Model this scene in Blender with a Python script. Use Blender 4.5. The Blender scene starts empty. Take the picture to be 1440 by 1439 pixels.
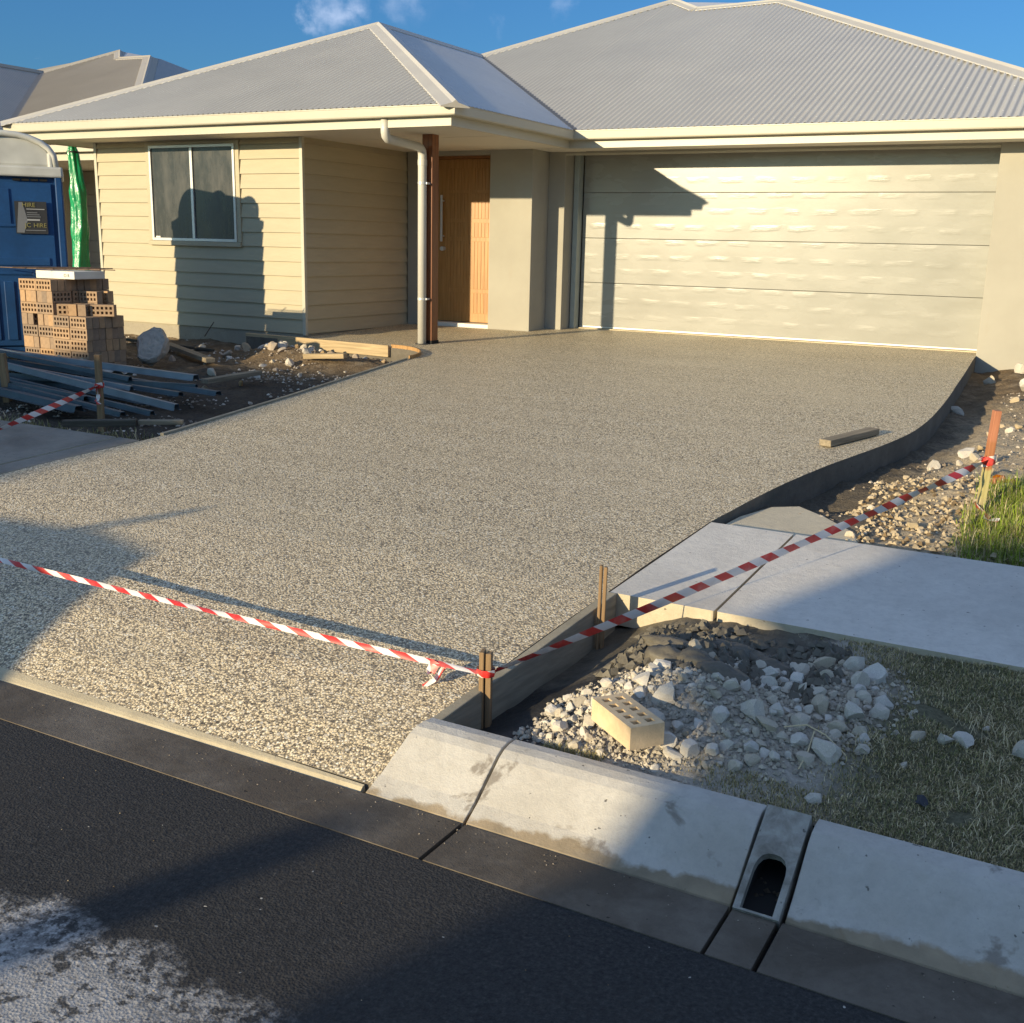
import bpy, bmesh, math, random
import numpy as np
from mathutils import Vector, Matrix, noise
random.seed(7); rng = np.random.default_rng(7)
sc = bpy.context.scene
COL = sc.collection
# ------------------------------------------------------------------ camera
F, YAW, PITCH, ROLL = 1.544, 0.498, 0.239, 0.023
CAM = Vector((6.168, -13.078, 1.009))
cy, sy, cp, sp, cr, sr = math.cos(YAW), math.sin(YAW), math.cos(PITCH), math.sin(PITCH), math.cos(ROLL), math.sin(ROLL)
fwd = Vector((-sy*cp, cy*cp, -sp)); rgt = Vector((cy, sy, 0)); upv = rgt.cross(fwd)
r2 = cr*rgt + sr*upv; u2 = -sr*rgt + cr*upv
cam = bpy.data.cameras.new('camera'); camo = bpy.data.objects.new('camera', cam); COL.objects.link(camo)
m3 = Matrix((r2, u2, -fwd)).transposed()
camo.matrix_world = Matrix.Translation(CAM) @ m3.to_4x4()
cam.sensor_width = 36; cam.sensor_fit = 'HORIZONTAL'; cam.lens = 36*F*1000/1440
cam.clip_start = .05; cam.clip_end = 2000
sc.camera = camo
# ------------------------------------------------------------------ sky, sun, exposure
SUN_EL, SUN_AZ = math.radians(11.32), math.radians(20.0)   # light travels toward +Y, turned 20 deg to +X
w = bpy.data.worlds.new('World'); sc.world = w; w.use_nodes = True
nt = w.node_tree; nt.nodes.clear()
out = nt.nodes.new('ShaderNodeOutputWorld'); bg = nt.nodes.new('ShaderNodeBackground')
sky = nt.nodes.new('ShaderNodeTexSky'); sky.sky_type = 'NISHITA'; sky.sun_disc = False
sky.sun_elevation = SUN_EL; sky.sun_rotation = math.pi + SUN_AZ
sky.air_density = 1.0; sky.dust_density = 1.2; sky.ozone_density = 2.5
bg.inputs['Strength'].default_value = .10
# small fair-weather clouds, placed by direction
tc = nt.nodes.new('ShaderNodeTexCoord')
nz = nt.nodes.new('ShaderNodeTexNoise'); nz.inputs['Scale'].default_value = 9; nz.inputs['Detail'].default_value = 8; nz.inputs['Roughness'].default_value = .62
mp = nt.nodes.new('ShaderNodeMapping'); mp.inputs['Scale'].default_value = (1, 1, 2.4)
nt.links.new(tc.outputs['Generated'], mp.inputs['Vector']); nt.links.new(mp.outputs[0], nz.inputs['Vector'])
wnz = nt.nodes.new('ShaderNodeTexNoise'); wnz.inputs['Scale'].default_value = 28; wnz.inputs['Detail'].default_value = 6; wnz.inputs['Roughness'].default_value = .6
nt.links.new(tc.outputs['Generated'], wnz.inputs['Vector'])
wvm = nt.nodes.new('ShaderNodeVectorMath'); wvm.operation = 'MULTIPLY_ADD'; wvm.inputs[1].default_value = (.07, .07, .05)
cen = nt.nodes.new('ShaderNodeVectorMath'); cen.operation = 'SUBTRACT'; cen.inputs[1].default_value = (.5, .5, .5); nt.links.new(wnz.outputs['Color'], cen.inputs[0])
nt.links.new(cen.outputs[0], wvm.inputs[0]); nt.links.new(tc.outputs['Generated'], wvm.inputs[2]); WDIR = wvm.outputs[0]
acc = None
def px_dir(x, y):
    d = r2*((x-720)/(F*1000)) + u2*(-(y-719.5)/(F*1000)) + fwd
    return d.normalized()
for (x, y, rad, amp) in [(468, 22, .022, .9), (498, 12, .018, .9), (437, 27, .012, .6), (565, 0, .022, .6), (700, 34, .014, .2), (790, 0, .018, .35), (620, -90, .06, .6)]:
    d = px_dir(x, y)
    vd = nt.nodes.new('ShaderNodeVectorMath'); vd.operation = 'DISTANCE'; nt.links.new(WDIR, vd.inputs[0]); vd.inputs[1].default_value = d
    mr = nt.nodes.new('ShaderNodeMapRange'); mr.interpolation_type = 'SMOOTHSTEP'
    mr.inputs['From Min'].default_value = 0; mr.inputs['From Max'].default_value = rad; mr.inputs['To Min'].default_value = amp; mr.inputs['To Max'].default_value = 0
    nt.links.new(vd.outputs['Value'], mr.inputs['Value'])
    if acc is None: acc = mr.outputs[0]
    else:
        mx = nt.nodes.new('ShaderNodeMath'); mx.operation = 'MAXIMUM'; nt.links.new(acc, mx.inputs[0]); nt.links.new(mr.outputs[0], mx.inputs[1]); acc = mx.outputs[0]
sub = nt.nodes.new('ShaderNodeMapRange'); sub.inputs['From Min'].default_value = .34; sub.inputs['From Max'].default_value = .58
nt.links.new(nz.outputs['Fac'], sub.inputs['Value'])
mul = nt.nodes.new('ShaderNodeMath'); mul.operation = 'MULTIPLY'; nt.links.new(acc, mul.inputs[0]); nt.links.new(sub.outputs[0], mul.inputs[1])
m7 = nt.nodes.new('ShaderNodeMath'); m7.operation = 'MULTIPLY'; m7.inputs[1].default_value = .75; nt.links.new(mul.outputs[0], m7.inputs[0])
skt = nt.nodes.new('ShaderNodeMixRGB'); skt.blend_type = 'MULTIPLY'; skt.inputs[0].default_value = 1; skt.inputs[2].default_value = (.28, .57, .88, 1)
nt.links.new(sky.outputs[0], skt.inputs[1])
# broken cloud field added for fill light, denser overhead, the same all round
sxyz = nt.nodes.new('ShaderNodeSeparateXYZ'); nt.links.new(tc.outputs['Generated'], sxyz.inputs[0])
def wm(op, a, b=0.0):
    nd = nt.nodes.new('ShaderNodeMath'); nd.operation = op
    for i, x in ((0, a), (1, b)):
        if hasattr(x, 'is_linked'): nt.links.new(x, nd.inputs[i])
        else: nd.inputs[i].default_value = x
    return nd.outputs[0]
zz_ = wm('ADD', wm('MAXIMUM', sxyz.outputs['Z'], 0), .18)
cb = nt.nodes.new('ShaderNodeCombineXYZ'); nt.links.new(wm('DIVIDE', sxyz.outputs['X'], zz_), cb.inputs[0]); nt.links.new(wm('DIVIDE', sxyz.outputs['Y'], zz_), cb.inputs[1])
cn = nt.nodes.new('ShaderNodeTexNoise'); cn.inputs['Scale'].default_value = 1.7; cn.inputs['Detail'].default_value = 9; cn.inputs['Roughness'].default_value = .58; cn.inputs['Distortion'].default_value = .3; nt.links.new(cb.outputs[0], cn.inputs['Vector'])
cov = nt.nodes.new('ShaderNodeMapRange'); cov.interpolation_type = 'SMOOTHSTEP'; cov.inputs['From Min'].default_value = .17; cov.inputs['From Max'].default_value = .36; cov.inputs['To Min'].default_value = -.16; cov.inputs['To Max'].default_value = .045; nt.links.new(sxyz.outputs['Z'], cov.inputs['Value'])
cf = nt.nodes.new('ShaderNodeMapRange'); cf.inputs['From Min'].default_value = .50; cf.inputs['From Max'].default_value = .64; nt.links.new(wm('ADD', cn.outputs['Fac'], cov.outputs[0]), cf.inputs['Value'])
ctot = wm('MAXIMUM', m7.outputs[0], wm('MULTIPLY', cf.outputs[0], .95))
cmix = nt.nodes.new('ShaderNodeMixRGB'); nt.links.new(ctot, cmix.inputs[0]); nt.links.new(skt.outputs[0], cmix.inputs[1]); cmix.inputs[2].default_value = (3.6, 4.4, 6.0, 1)
nt.links.new(cmix.outputs[0], bg.inputs['Color']); nt.links.new(bg.outputs[0], out.inputs[0])
sl = bpy.data.lights.new('sun', 'SUN'); sl.energy = 4.1; sl.angle = math.radians(.55); sl.color = (1, .82, .53)
so = bpy.data.objects.new('sun', sl); COL.objects.link(so)
trav = Vector((math.sin(SUN_AZ)*math.cos(SUN_EL), math.cos(SUN_AZ)*math.cos(SUN_EL), -math.sin(SUN_EL)))
so.rotation_euler = trav.to_track_quat('-Z', 'Y').to_euler(); so.location = (-6, -20, 9)
sc.view_settings.view_transform = 'Standard'; sc.view_settings.look = 'None'; sc.view_settings.gamma = 1; sc.view_settings.exposure = 0.75
sc.cycles.use_denoising = True
sc.cycles.max_bounces = 6

# ------------------------------------------------------------------ materials
def S(c): return tuple(c)+(1,) if len(c) == 3 else c
class NT:
    def __init__(s, name):
        s.m = bpy.data.materials.new(name); s.m.use_nodes = True; s.t = s.m.node_tree
        s.b = s.t.nodes['Principled BSDF']
    def n(s, typ, **k):
        nd = s.t.nodes.new(typ)
        for a, v in k.items(): setattr(nd, a, v)
        return nd
    def l(s, a, b): s.t.links.new(a, b)
    def pos(s, obj=False, scale=(1, 1, 1), loc=(0, 0, 0)):
        if obj: src = s.n('ShaderNodeTexCoord').outputs['Object']
        else: src = s.n('ShaderNodeNewGeometry').outputs['Position']
        mp = s.n('ShaderNodeMapping'); mp.inputs['Scale'].default_value = scale; mp.inputs['Location'].default_value = loc
        s.l(src, mp.inputs['Vector']); return mp.outputs[0]
    def noise(s, vec, scale, detail=5, rough=.55, dist=0):
        nd = s.n('ShaderNodeTexNoise'); nd.inputs['Scale'].default_value = scale; nd.inputs['Detail'].default_value = detail
        nd.inputs['Roughness'].default_value = rough; nd.inputs['Distortion'].default_value = dist
        s.l(vec, nd.inputs['Vector']); return nd.outputs['Fac']
    def ramp(s, fac, stops, interp='LINEAR'):
        nd = s.n('ShaderNodeValToRGB'); e = nd.color_ramp.elements; nd.color_ramp.interpolation = interp
        while len(e) < len(stops): e.new(.5)
        for i, (p, c) in enumerate(stops): e[i].position = p; e[i].color = S(c)
        s.l(fac, nd.inputs[0]); return nd.outputs[0]
    def mr(s, v, a, b, c=0, d=1):
        nd = s.n('ShaderNodeMapRange'); 
        for k, x in zip(('From Min', 'From Max', 'To Min', 'To Max'), (a, b, c, d)): nd.inputs[k].default_value = x
        s.l(v, nd.inputs['Value']); return nd.outputs[0]
    def mix(s, fac, a, b, mode='MIX'):
        nd = s.n('ShaderNodeMixRGB', blend_type=mode)
        for i, x in ((0, fac), (1, a), (2, b)):
            if hasattr(x, 'is_linked'): s.l(x, nd.inputs[i])
            else: nd.inputs[i].default_value = x if i == 0 else S(x)
        return nd.outputs[0]
    def math(s, op, a, b=0):
        nd = s.n('ShaderNodeMath', operation=op)
        for i, x in ((0, a), (1, b)):
            if hasattr(x, 'is_linked'): s.l(x, nd.inputs[i])
            else: nd.inputs[i].default_value = x
        return nd.outputs[0]
    def bump(s, h, strength=.3, dist=.01):
        nd = s.n('ShaderNodeBump'); nd.inputs['Strength'].default_value = strength; nd.inputs['Distance'].default_value = dist
        s.l(h, nd.inputs['Height']); s.l(nd.outputs[0], s.b.inputs['Normal'])
    def base(s, c):
        if hasattr(c, 'is_linked'): s.l(c, s.b.inputs['Base Color'])
        else: s.b.inputs['Base Color'].default_value = S(c)
    def rough(s, r, spec=.5):
        if hasattr(r, 'is_linked'): s.l(r, s.b.inputs['Roughness'])
        else: s.b.inputs['Roughness'].default_value = r
        s.b.inputs['Specular IOR Level'].default_value = spec
def simple(name, c, rough=.6, var=.12, scale=6, obj=True, bump=.15, bscale=60, spec=.4, metal=0, stretch=(1, 1, 1), rnd=0, bdist=.003):
    """colour with broad and fine tone variation and a fine relief"""
    t = NT(name); v = t.pos(obj, stretch)
    a = t.noise(v, scale, 6, .6); b = t.noise(v, bscale, 4, .6)
    lo = tuple(x*(1-var) for x in c); hi = tuple(min(1, x*(1+var)) for x in c)
    col = t.ramp(a, [(.3, lo), (.7, hi)])
    if rnd:
        oi = t.n('ShaderNodeObjectInfo'); k = t.mr(oi.outputs['Random'], 0, 1, 1-rnd, 1+rnd)
        hsv = t.n('ShaderNodeHueSaturation'); t.l(k, hsv.inputs['Value']); t.l(col, hsv.inputs['Color']); col = hsv.outputs[0]
    col = t.mix(t.mr(b, .3, .7, 0, var), col, tuple(x*.6 for x in c))
    t.base(col); t.rough(rough, spec); t.b.inputs['Metallic'].default_value = metal
    t.bump(b, bump, bdist)
    return t.m
M = {}
# exposed aggregate driveway: every stone a Voronoi cell
t = NT('exposed_aggregate'); v = t.pos()
def vor(t, v, scale, feat='F1'):
    nd = t.n('ShaderNodeTexVoronoi', feature=feat); nd.inputs['Scale'].default_value = scale; t.l(v, nd.inputs['Vector']); return nd
wn = t.n('ShaderNodeTexNoise'); wn.inputs['Scale'].default_value = 60; t.l(v, wn.inputs['Vector'])
wv = t.n('ShaderNodeVectorMath', operation='MULTIPLY_ADD'); t.l(wn.outputs['Color'], wv.inputs[0]); wv.inputs[1].default_value = (.008, .008, .0); t.l(v, wv.inputs[2])
v1 = vor(t, wv.outputs[0], 110); v2 = vor(t, wv.outputs[0], 240)
sep = t.n('ShaderNodeSeparateColor'); t.l(v1.outputs['Color'], sep.inputs[0])
stone = t.ramp(sep.outputs[0], [(0, (.08, .065, .05)), (.13, (.40, .33, .225)), (.24, (.74, .60, .37)), (.46, (.86, .71, .46)), (.66, (.95, .83, .58)), (.82, (.60, .53, .42)), (.92, (.97, .91, .74))], 'CONSTANT')
sep2 = t.n('ShaderNodeSeparateColor'); t.l(v2.outputs['Color'], sep2.inputs[0])
fine = t.ramp(sep2.outputs[0], [(0, (.16, .125, .08)), (.25, (.62, .50, .31)), (.6, (.90, .75, .49))], 'CONSTANT')
gap = t.mr(v1.outputs['Distance'], .33, .52)
col = t.mix(gap, stone, fine)
edge = t.mr(v1.outputs['Distance'], .48, .70, 0, .75)
col = t.mix(edge, col, (.085, .07, .05))
v3 = vor(t, wv.outputs[0], 44); s3 = t.n('ShaderNodeSeparateColor'); t.l(v3.outputs['Color'], s3.inputs[0])
sp = t.math('MULTIPLY', t.mr(s3.outputs[1], .71, .77), t.mr(v3.outputs['Distance'], .42, .30)); col = t.mix(t.math('MULTIPLY', sp, .8), col, (.08, .066, .05))
sp2 = t.math('MULTIPLY', t.mr(s3.outputs[2], .80, .84), t.mr(v3.outputs['Distance'], .40, .30)); col = t.mix(t.math('MULTIPLY', sp2, .6), col, (.92, .84, .66))
big = t.noise(v, .9, 4, .6); col = t.mix(t.mr(big, .40, .68, 0, .28), col, (.46, .385, .26))
t.base(col); t.rough(t.mr(big, .3, .7, .62, .5), .35)
hh = t.math('MULTIPLY_ADD', v1.outputs['Distance'], -1); t.bump(hh, .55, .005); M['agg'] = t.m
# asphalt, new and dark, with a dusty patch where the old surface shows
t = NT('asphalt'); v = t.pos()
vv = vor(t, v, 140); a = t.noise(v, 2.2, 6, .65); f = t.noise(v, 85, 5, .7)
col = t.ramp(f, [(.32, (.016, .016, .016)), (.55, (.040, .039, .037)), (.78, (.085, .081, .074))])
col = t.mix(t.mr(a, .4, .7, 0, .3), col, (.06, .052, .043))
sx = t.n('ShaderNodeSeparateXYZ'); t.l(v, sx.inputs[0])
dd = t.math('ADD', t.math('MULTIPLY', sx.outputs['X'], .06), sx.outputs['Y'])   # across the dusty edge
dd = t.math('ADD', dd, t.math('MULTIPLY', t.noise(v, 4.5, 8, .7), .50))
dust = t.math('MULTIPLY', t.mr(dd, -10.98, -11.06), t.mr(sx.outputs['X'], 5.2, 4.5))
speck = t.mr(t.noise(v, 42, 5, .72), .4, .56); dust2 = t.math('MULTIPLY', dust, t.math('MAXIMUM', speck, t.mr(dd, -11.05, -11.22)))
holes = t.mr(t.noise(v, 19, 4, .7), .52, .60, 1, .12); dust2 = t.math('MULTIPLY', dust2, holes)
col = t.mix(dust2, col, t.ramp(f, [(.3, (.24, .23, .22)), (.7, (.54, .52, .48))]))
chip = t.mr(t.noise(v, 34, 1, .4), .79, .80); col = t.mix(chip, col, (.5, .47, .4))
t.base(col); t.rough(.85, .3); t.bump(t.math('ADD', f, t.math('MULTIPLY', vv.outputs['Distance'], .6)), .42, .008); M['asphalt'] = t.m
# concretes
def concrete(name, c, stain, amount, rough=.85, ms=1.6, blot=None):
    t = NT(name); v = t.pos(); a = t.noise(v, ms, 7, .65, .3); b = t.noise(v, 13, 6, .7); f = t.noise(v, 170, 3, .6)
    col = t.mix(t.mr(a, .42, .68, 0, amount), c, stain); col = t.mix(t.mr(b, .45, .75, 0, .35), col, tuple(x*.68 for x in c))
    col = t.mix(t.mr(f, .62, .8, 0, .4), col, tuple(x*.45 for x in c))
    if blot:
        k = t.mr(t.noise(t.pos(loc=(3.1, 1.7, 0)), 4.6, 5, .6, .6), .575, .625, 0, .7); col = t.mix(k, col, blot)
    pit = t.mr(t.noise(v, 48, 2, .5), .72, .76); col = t.mix(pit, col, tuple(x*.3 for x in c))
    g2 = t.noise(v, 34, 7, .75, .4); col = t.mix(t.mr(g2, .46, .72, 0, .32), col, tuple(x*.55 for x in c)); col = t.mix(t.mr(t.noise(t.pos(scale=(1, 1, 3)), 6.5, 6, .7, .8), .54, .70, 0, .28), col, stain)
    t.base(col); t.rough(rough, .3); t.bump(t.math('SUBTRACT', t.math('ADD', b, t.math('ADD', g2, t.math('MULTIPLY', f, .5))), pit), .4, .006); return t
def wet_foot(t):      # brown tide mark along the foot of the kerb
    g = t.n('ShaderNodeNewGeometry'); sz = t.n('ShaderNodeSeparateXYZ'); t.l(g.outputs['Position'], sz.inputs[0])
    h = t.math('ADD', sz.outputs['Z'], t.math('MULTIPLY', t.noise(t.pos(), 5, 5, .6), .085))
    k = t.mr(h, -.525, -.533, 0, .85)
    old = t.b.inputs['Base Color'].links[0].from_socket
    t.base(t.mix(k, old, t.ramp(t.noise(t.pos(), 9, 4), [(.35, (.19, .145, .085)), (.7, (.34, .26, .16))])))
tk = concrete('kerb_concrete', (.54, .515, .46), (.39, .355, .295), .6, ms=3.2, blot=(.17, .14, .11)); wet_foot(tk); M['kerb'] = tk.m
M['channel'] = concrete('channel_concrete', (.105, .085, .062), (.22, .19, .15), .7, .75, 3.0).m
M['path'] = concrete('path_concrete', (.68, .645, .575), (.45, .425, .38), .75, .8, 1.3).m
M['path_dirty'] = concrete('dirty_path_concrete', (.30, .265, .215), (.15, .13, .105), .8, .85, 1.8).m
M['path_edge'] = concrete('path_edge_concrete', (.56, .49, .36), (.40, .33, .22), .6, .9).m
M['lip'] = concrete('lip_concrete', (.58, .50, .34), (.40, .34, .23), .6, .9, 4).m
M['drive_side'] = concrete('driveway_side', (.13, .115, .09), (.22, .19, .15), .6, .9, 3).m
M['footing'] = concrete('footing_concrete', (.38, .34, .26), (.28, .24, .18), .6, .9).m
M['chunk'] = concrete('broken_concrete', (.42, .385, .33), (.30, .27, .23), .6, .9, 6).m
M['form'] = simple('formwork_timber', (.30, .27, .20), .85, .3, 5, False, .4, 40, stretch=(1, 1, 8))
# soil: dry beige, brown and wet grey slurry
t = NT('soil'); v = t.pos(); a = t.noise(v, 1.3, 7, .62); b = t.noise(v, 8, 7, .68); f = t.noise(v, 45, 6, .72)
col = t.ramp(b, [(.28, (.07, .055, .038)), (.48, (.20, .15, .095)), (.72, (.36, .285, .19))])
col = t.mix(t.mr(a, .38, .6, 0, .8), col, t.ramp(f, [(.3, (.115, .082, .05)), (.7, (.24, .17, .10))]))
sx = t.n('ShaderNodeSeparateXYZ'); t.l(v, sx.inputs[0])
def band(t, s, a, b, c, d): return t.math('MULTIPLY', t.mr(s, a, b), t.mr(s, c, d))
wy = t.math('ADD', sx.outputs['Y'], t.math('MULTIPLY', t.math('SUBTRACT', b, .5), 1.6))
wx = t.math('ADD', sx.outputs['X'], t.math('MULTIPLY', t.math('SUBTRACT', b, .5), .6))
ws = t.math('MULTIPLY', band(t, wx, 4.3, 4.5, 5.55, 5.2), t.mr(wy, -2.0, -4.6))
col = t.mix(t.math('MULTIPLY', ws, .8), col, t.ramp(f, [(.3, (.085, .075, .058)), (.7, (.18, .155, .118))]))
left_shade = t.math('MULTIPLY', t.mr(wx, .6, .2), t.mr(wy, -4.2, -5.0)); col = t.mix(t.math('MULTIPLY', left_shade, .75), col, t.ramp(f, [(.3, (.03, .028, .026)), (.7, (.085, .078, .068))]))  # shade over the enclosed left dirt put into the colour as a darker tone
pale = t.math('MULTIPLY', t.mr(wx, 5.05, 5.4), t.mr(wy, -2.2, -4.4)); col = t.mix(t.math('MULTIPLY', pale, .8), col, t.ramp(f, [(.3, (.42, .34, .225)), (.7, (.72, .60, .42))]))
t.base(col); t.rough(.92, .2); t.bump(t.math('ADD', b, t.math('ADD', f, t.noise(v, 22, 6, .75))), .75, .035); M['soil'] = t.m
t = NT('verge_soil'); v = t.pos(); b = t.noise(v, 9, 7, .68); f = t.noise(v, 55, 6, .72)
sx = t.n('ShaderNodeSeparateXYZ'); t.l(v, sx.inputs[0])
wx = t.math('ADD', sx.outputs['X'], t.math('MULTIPLY', t.math('SUBTRACT', b, .5), .5)); wy = t.math('ADD', sx.outputs['Y'], t.math('MULTIPLY', t.math('SUBTRACT', b, .5), .4))
dust = t.ramp(f, [(.3, (.30, .27, .22)), (.7, (.56, .51, .43))])
dark = t.ramp(f, [(.3, (.016, .016, .016)), (.7, (.055, .052, .047))])  # hollow by the formwork: wet slurry, its shade put into the colour
slur = t.ramp(b, [(.3, (.075, .068, .054)), (.7, (.17, .15, .115))])
turf = t.ramp(f, [(.3, (.07, .066, .038)), (.7, (.22, .20, .12))])
col = t.mix(t.mr(wx, 4.78, 4.9), dark, dust); col = t.mix(t.math('MULTIPLY', t.mr(wy, -9.85, -9.7), t.mr(wx, 5.5, 5.35)), col, slur)
col = t.mix(t.mr(wx, 5.5, 5.75), col, turf)
t.base(col); rr = t.mix(t.mr(wx, 4.75, 4.95), (.45,)*3, (.95,)*3); t.rough(rr, .3); t.bump(t.math('ADD', b, f), .6, .02); M['verge'] = t.m
M['slurry'] = simple('wet_concrete_slurry', (.135, .12, .092), .6, .3, 9, True, .5, 30, spec=.4, bdist=.01)
M['sand_film'] = concrete('cement_film', (.66, .57, .40), (.54, .46, .32), .5, .8, 2).m
# house
M['board'] = simple('cream_weatherboard', (.44, .385, .265), .55, .05, 3, True, .08, 90, spec=.35, stretch=(1, 1, 6))
M['cream'] = simple('cream_colour_steel', (.49, .46, .365), .4, .03, 2, True, .03, 30, spec=.45)
M['soffit'] = simple('soffit_sheet', (.70, .66, .57), .75, .03, 2, True, .03, 30)
t = NT('rendered_wall'); v = t.pos(); a = t.noise(v, 1.4, 6, .6); f = t.noise(v, 220, 3, .6)
col = t.ramp(a, [(.3, (.345, .325, .27)), (.7, (.40, .38, .318))]); st = t.mr(t.noise(t.pos(scale=(3, 3, .7)), 2.5, 6, .6), .6, .75, 0, .35); col = t.mix(st, col, (.36, .30, .215))
t.base(col); t.rough(.9, .2); t.bump(f, .25, .003); M['render'] = t.m
# garage door: satin steel with pressed timber grain
t = NT('garage_door_steel'); v = t.pos()
bl = t.noise(t.pos(scale=(1.1, 1, 3.2)), 1.6, 3, .5); v = t.pos()
sx = t.n('ShaderNodeSeparateXYZ'); t.l(v, sx.inputs[0]); wob = t.noise(t.pos(scale=(1, 1, 1)), 3.0, 3, .5)
rowz = t.math('MULTIPLY', sx.outputs['Z'], 2*math.pi/.1842); rowm = t.mr(t.math('COSINE', t.math('ADD', rowz, t.math('MULTIPLY', wob, 2.5))), .3, 1.0)
colm = t.mr(t.math('COSINE', t.math('ADD', t.math('MULTIPLY', t.math('ADD', sx.outputs['X'], t.math('MULTIPLY', wob, .35)), 2*math.pi/.42), t.math('MULTIPLY', t.math('FLOOR', t.math('MULTIPLY', sx.outputs['Z'], 1/.1842)), 2.1))), -.75, .2)
st = t.noise(t.pos(scale=(2.2, 1, 24)), 3.4, 6, .65, .5); fine_ = t.noise(t.pos(scale=(6, 1, 60)), 4, 4, .6)
t.base(t.ramp(bl, [(.3, (.275, .27, .235)), (.7, (.30, .295, .26))])); t.rough(t.mr(bl, .3, .7, .24, .30), .4)
msk = t.math('MULTIPLY', t.math('MULTIPLY', rowm, colm), t.mr(t.noise(t.pos(scale=(1, 1, 3)), 2.3, 4, .6), .35, .65, .15, 1))
t.bump(t.math('ADD', t.math('MULTIPLY', t.math('MULTIPLY', st, msk), 1.0), t.math('MULTIPLY', fine_, .03)), .115, .02); M['gdoor'] = t.m
M['track'] = simple('galvanised_track', (.36, .40, .37), .45, .08, 5, True, .05, spec=.5)
M['dark'] = simple('dark_gap', (.012, .012, .012), .9, .1, 5)
M['rubber'] = simple('black_rubber', (.02, .02, .022), .6, .1, 5)
def roof_mat(name, c, rough=.42):
    t = NT(name); v = t.pos(); a = t.noise(v, 1.2, 5, .6); t.base(t.ramp(a, [(.3, tuple(x*.94 for x in c)), (.7, tuple(x*1.04 for x in c))])); t.rough(t.mr(a, .3, .7, rough-.05, rough+.05), .5); return t.m
M['roof'] = roof_mat('corrugated_roof_steel', (.46, .44, .39), .20); M['cap'] = roof_mat('ridge_cap_steel', (.50, .47, .41))
M['roof2'] = roof_mat('taupe_roof_steel', (.33, .285, .215), .22); M['cap2'] = roof_mat('taupe_cap_steel', (.38, .335, .26))
M['valley'] = simple('valley_steel', (.10, .10, .10), .5, .1)
t = NT('door_timber'); v = t.pos(True); g = t.noise(t.pos(True, (22, 22, 1.0)), 2.2, 6, .6, .8); a = t.noise(v, 2, 3)
col = t.ramp(g, [(.3, (.30, .14, .038)), (.5, (.40, .20, .058)), (.72, (.48, .255, .085))]); t.base(col); t.rough(.4, .5); t.bump(g, .1, .002); M['door'] = t.m
t = NT('stained_post_timber'); g = t.noise(t.pos(True, (25, 25, 1.2)), 2.2, 6, .6, 1); t.base(t.ramp(g, [(.3, (.15, .048, .018)), (.7, (.30, .115, .042))])); t.rough(.45, .4); t.bump(g, .15, .003); M['post'] = t.m
M['pvc'] = simple('downpipe_paint', (.56, .54, .48), .4, .03, 3, True, .02, spec=.5)
M['alu'] = simple('silver_aluminium', (.62, .62, .60), .35, .05, 8, True, .03, spec=.6, metal=.35)
M['white'] = simple('white_sill', (.75, .72, .64), .6, .06, 4)
t = NT('dusty_glass'); v = t.pos(True, (1, 1, .35)); a = t.noise(v, 5, 7, .7); f = t.noise(t.pos(True, (1, 1, .12)), 30, 4, .6)
k = t.math('MULTIPLY', t.mr(a, .3, .75, .25, 1), t.mr(f, .3, .7, .6, 1)); t.base(t.mix(k, (.022, .024, .024), (.072, .072, .066))); t.rough(t.mr(a, .3, .7, .18, .4), .5); M['glass'] = t.m
# bricks, timber, plastic
def brick_mat(name, c):
    t = NT(name); v = t.pos(True); a = t.noise(v, 16, 6, .65); f = t.noise(v, 140, 4, .7)
    col = t.ramp(a, [(.3, tuple(x*.78 for x in c)), (.7, tuple(min(1, x*1.12) for x in c))]); oi = t.n('ShaderNodeObjectInfo')
    hsv = t.n('ShaderNodeHueSaturation'); t.l(t.mr(oi.outputs['Random'], 0, 1, .62, 1.15), hsv.inputs['Value']); t.l(t.mr(oi.outputs['Random'], 0, 1, .8, 1.15), hsv.inputs['Saturation']); t.l(col, hsv.inputs['Color'])
    c2 = t.mix(t.mr(f, .6, .75, 0, .5), hsv.outputs[0], tuple(x*.55 for x in c)); t.base(c2); t.rough(.9, .2); t.bump(f, .4, .003); return t.m
M['brick'] = brick_mat('clay_brick', (.40, .275, .175)); M['brick_pale'] = brick_mat('sandy_brick', (.62, .49, .33))
def rock_mat(name, c):
    t = NT(name); v = t.pos(True); a = t.noise(v, 14, 6, .65); f = t.noise(v, 90, 5, .7); oi = t.n('ShaderNodeObjectInfo')
    col = t.ramp(a, [(.3, tuple(x*.78 for x in c)), (.7, tuple(min(1, x*1.1) for x in c))]); hsv = t.n('ShaderNodeHueSaturation')
    t.l(t.mr(oi.outputs['Random'], 0, 1, .84, 1.1), hsv.inputs['Value']); t.l(t.mr(oi.outputs['Random'], 0, 1, 1.3, .6), hsv.inputs['Saturation']); t.l(col, hsv.inputs['Color'])
    t.base(t.mix(t.mr(f, .62, .85, 0, .4), hsv.outputs[0], tuple(x*.5 for x in c))); t.rough(.95, .15); t.bump(t.math('ADD', a, f), .4, .004); return t.m
M['rock'] = rock_mat('pale_limestone', (.61, .55, .45)); M['rock_brown'] = rock_mat('brown_stone', (.40, .30, .19)); M['rubm'] = rock_mat('dusty_rubble', (.44, .395, .325)); M['clodm'] = rock_mat('soil_clod', (.24, .18, .115)); M['sandm'] = rock_mat('sandy_stone', (.54, .45, .32)); M['rock_red'] = rock_mat('red_clay', (.36, .13, .05))
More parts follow.
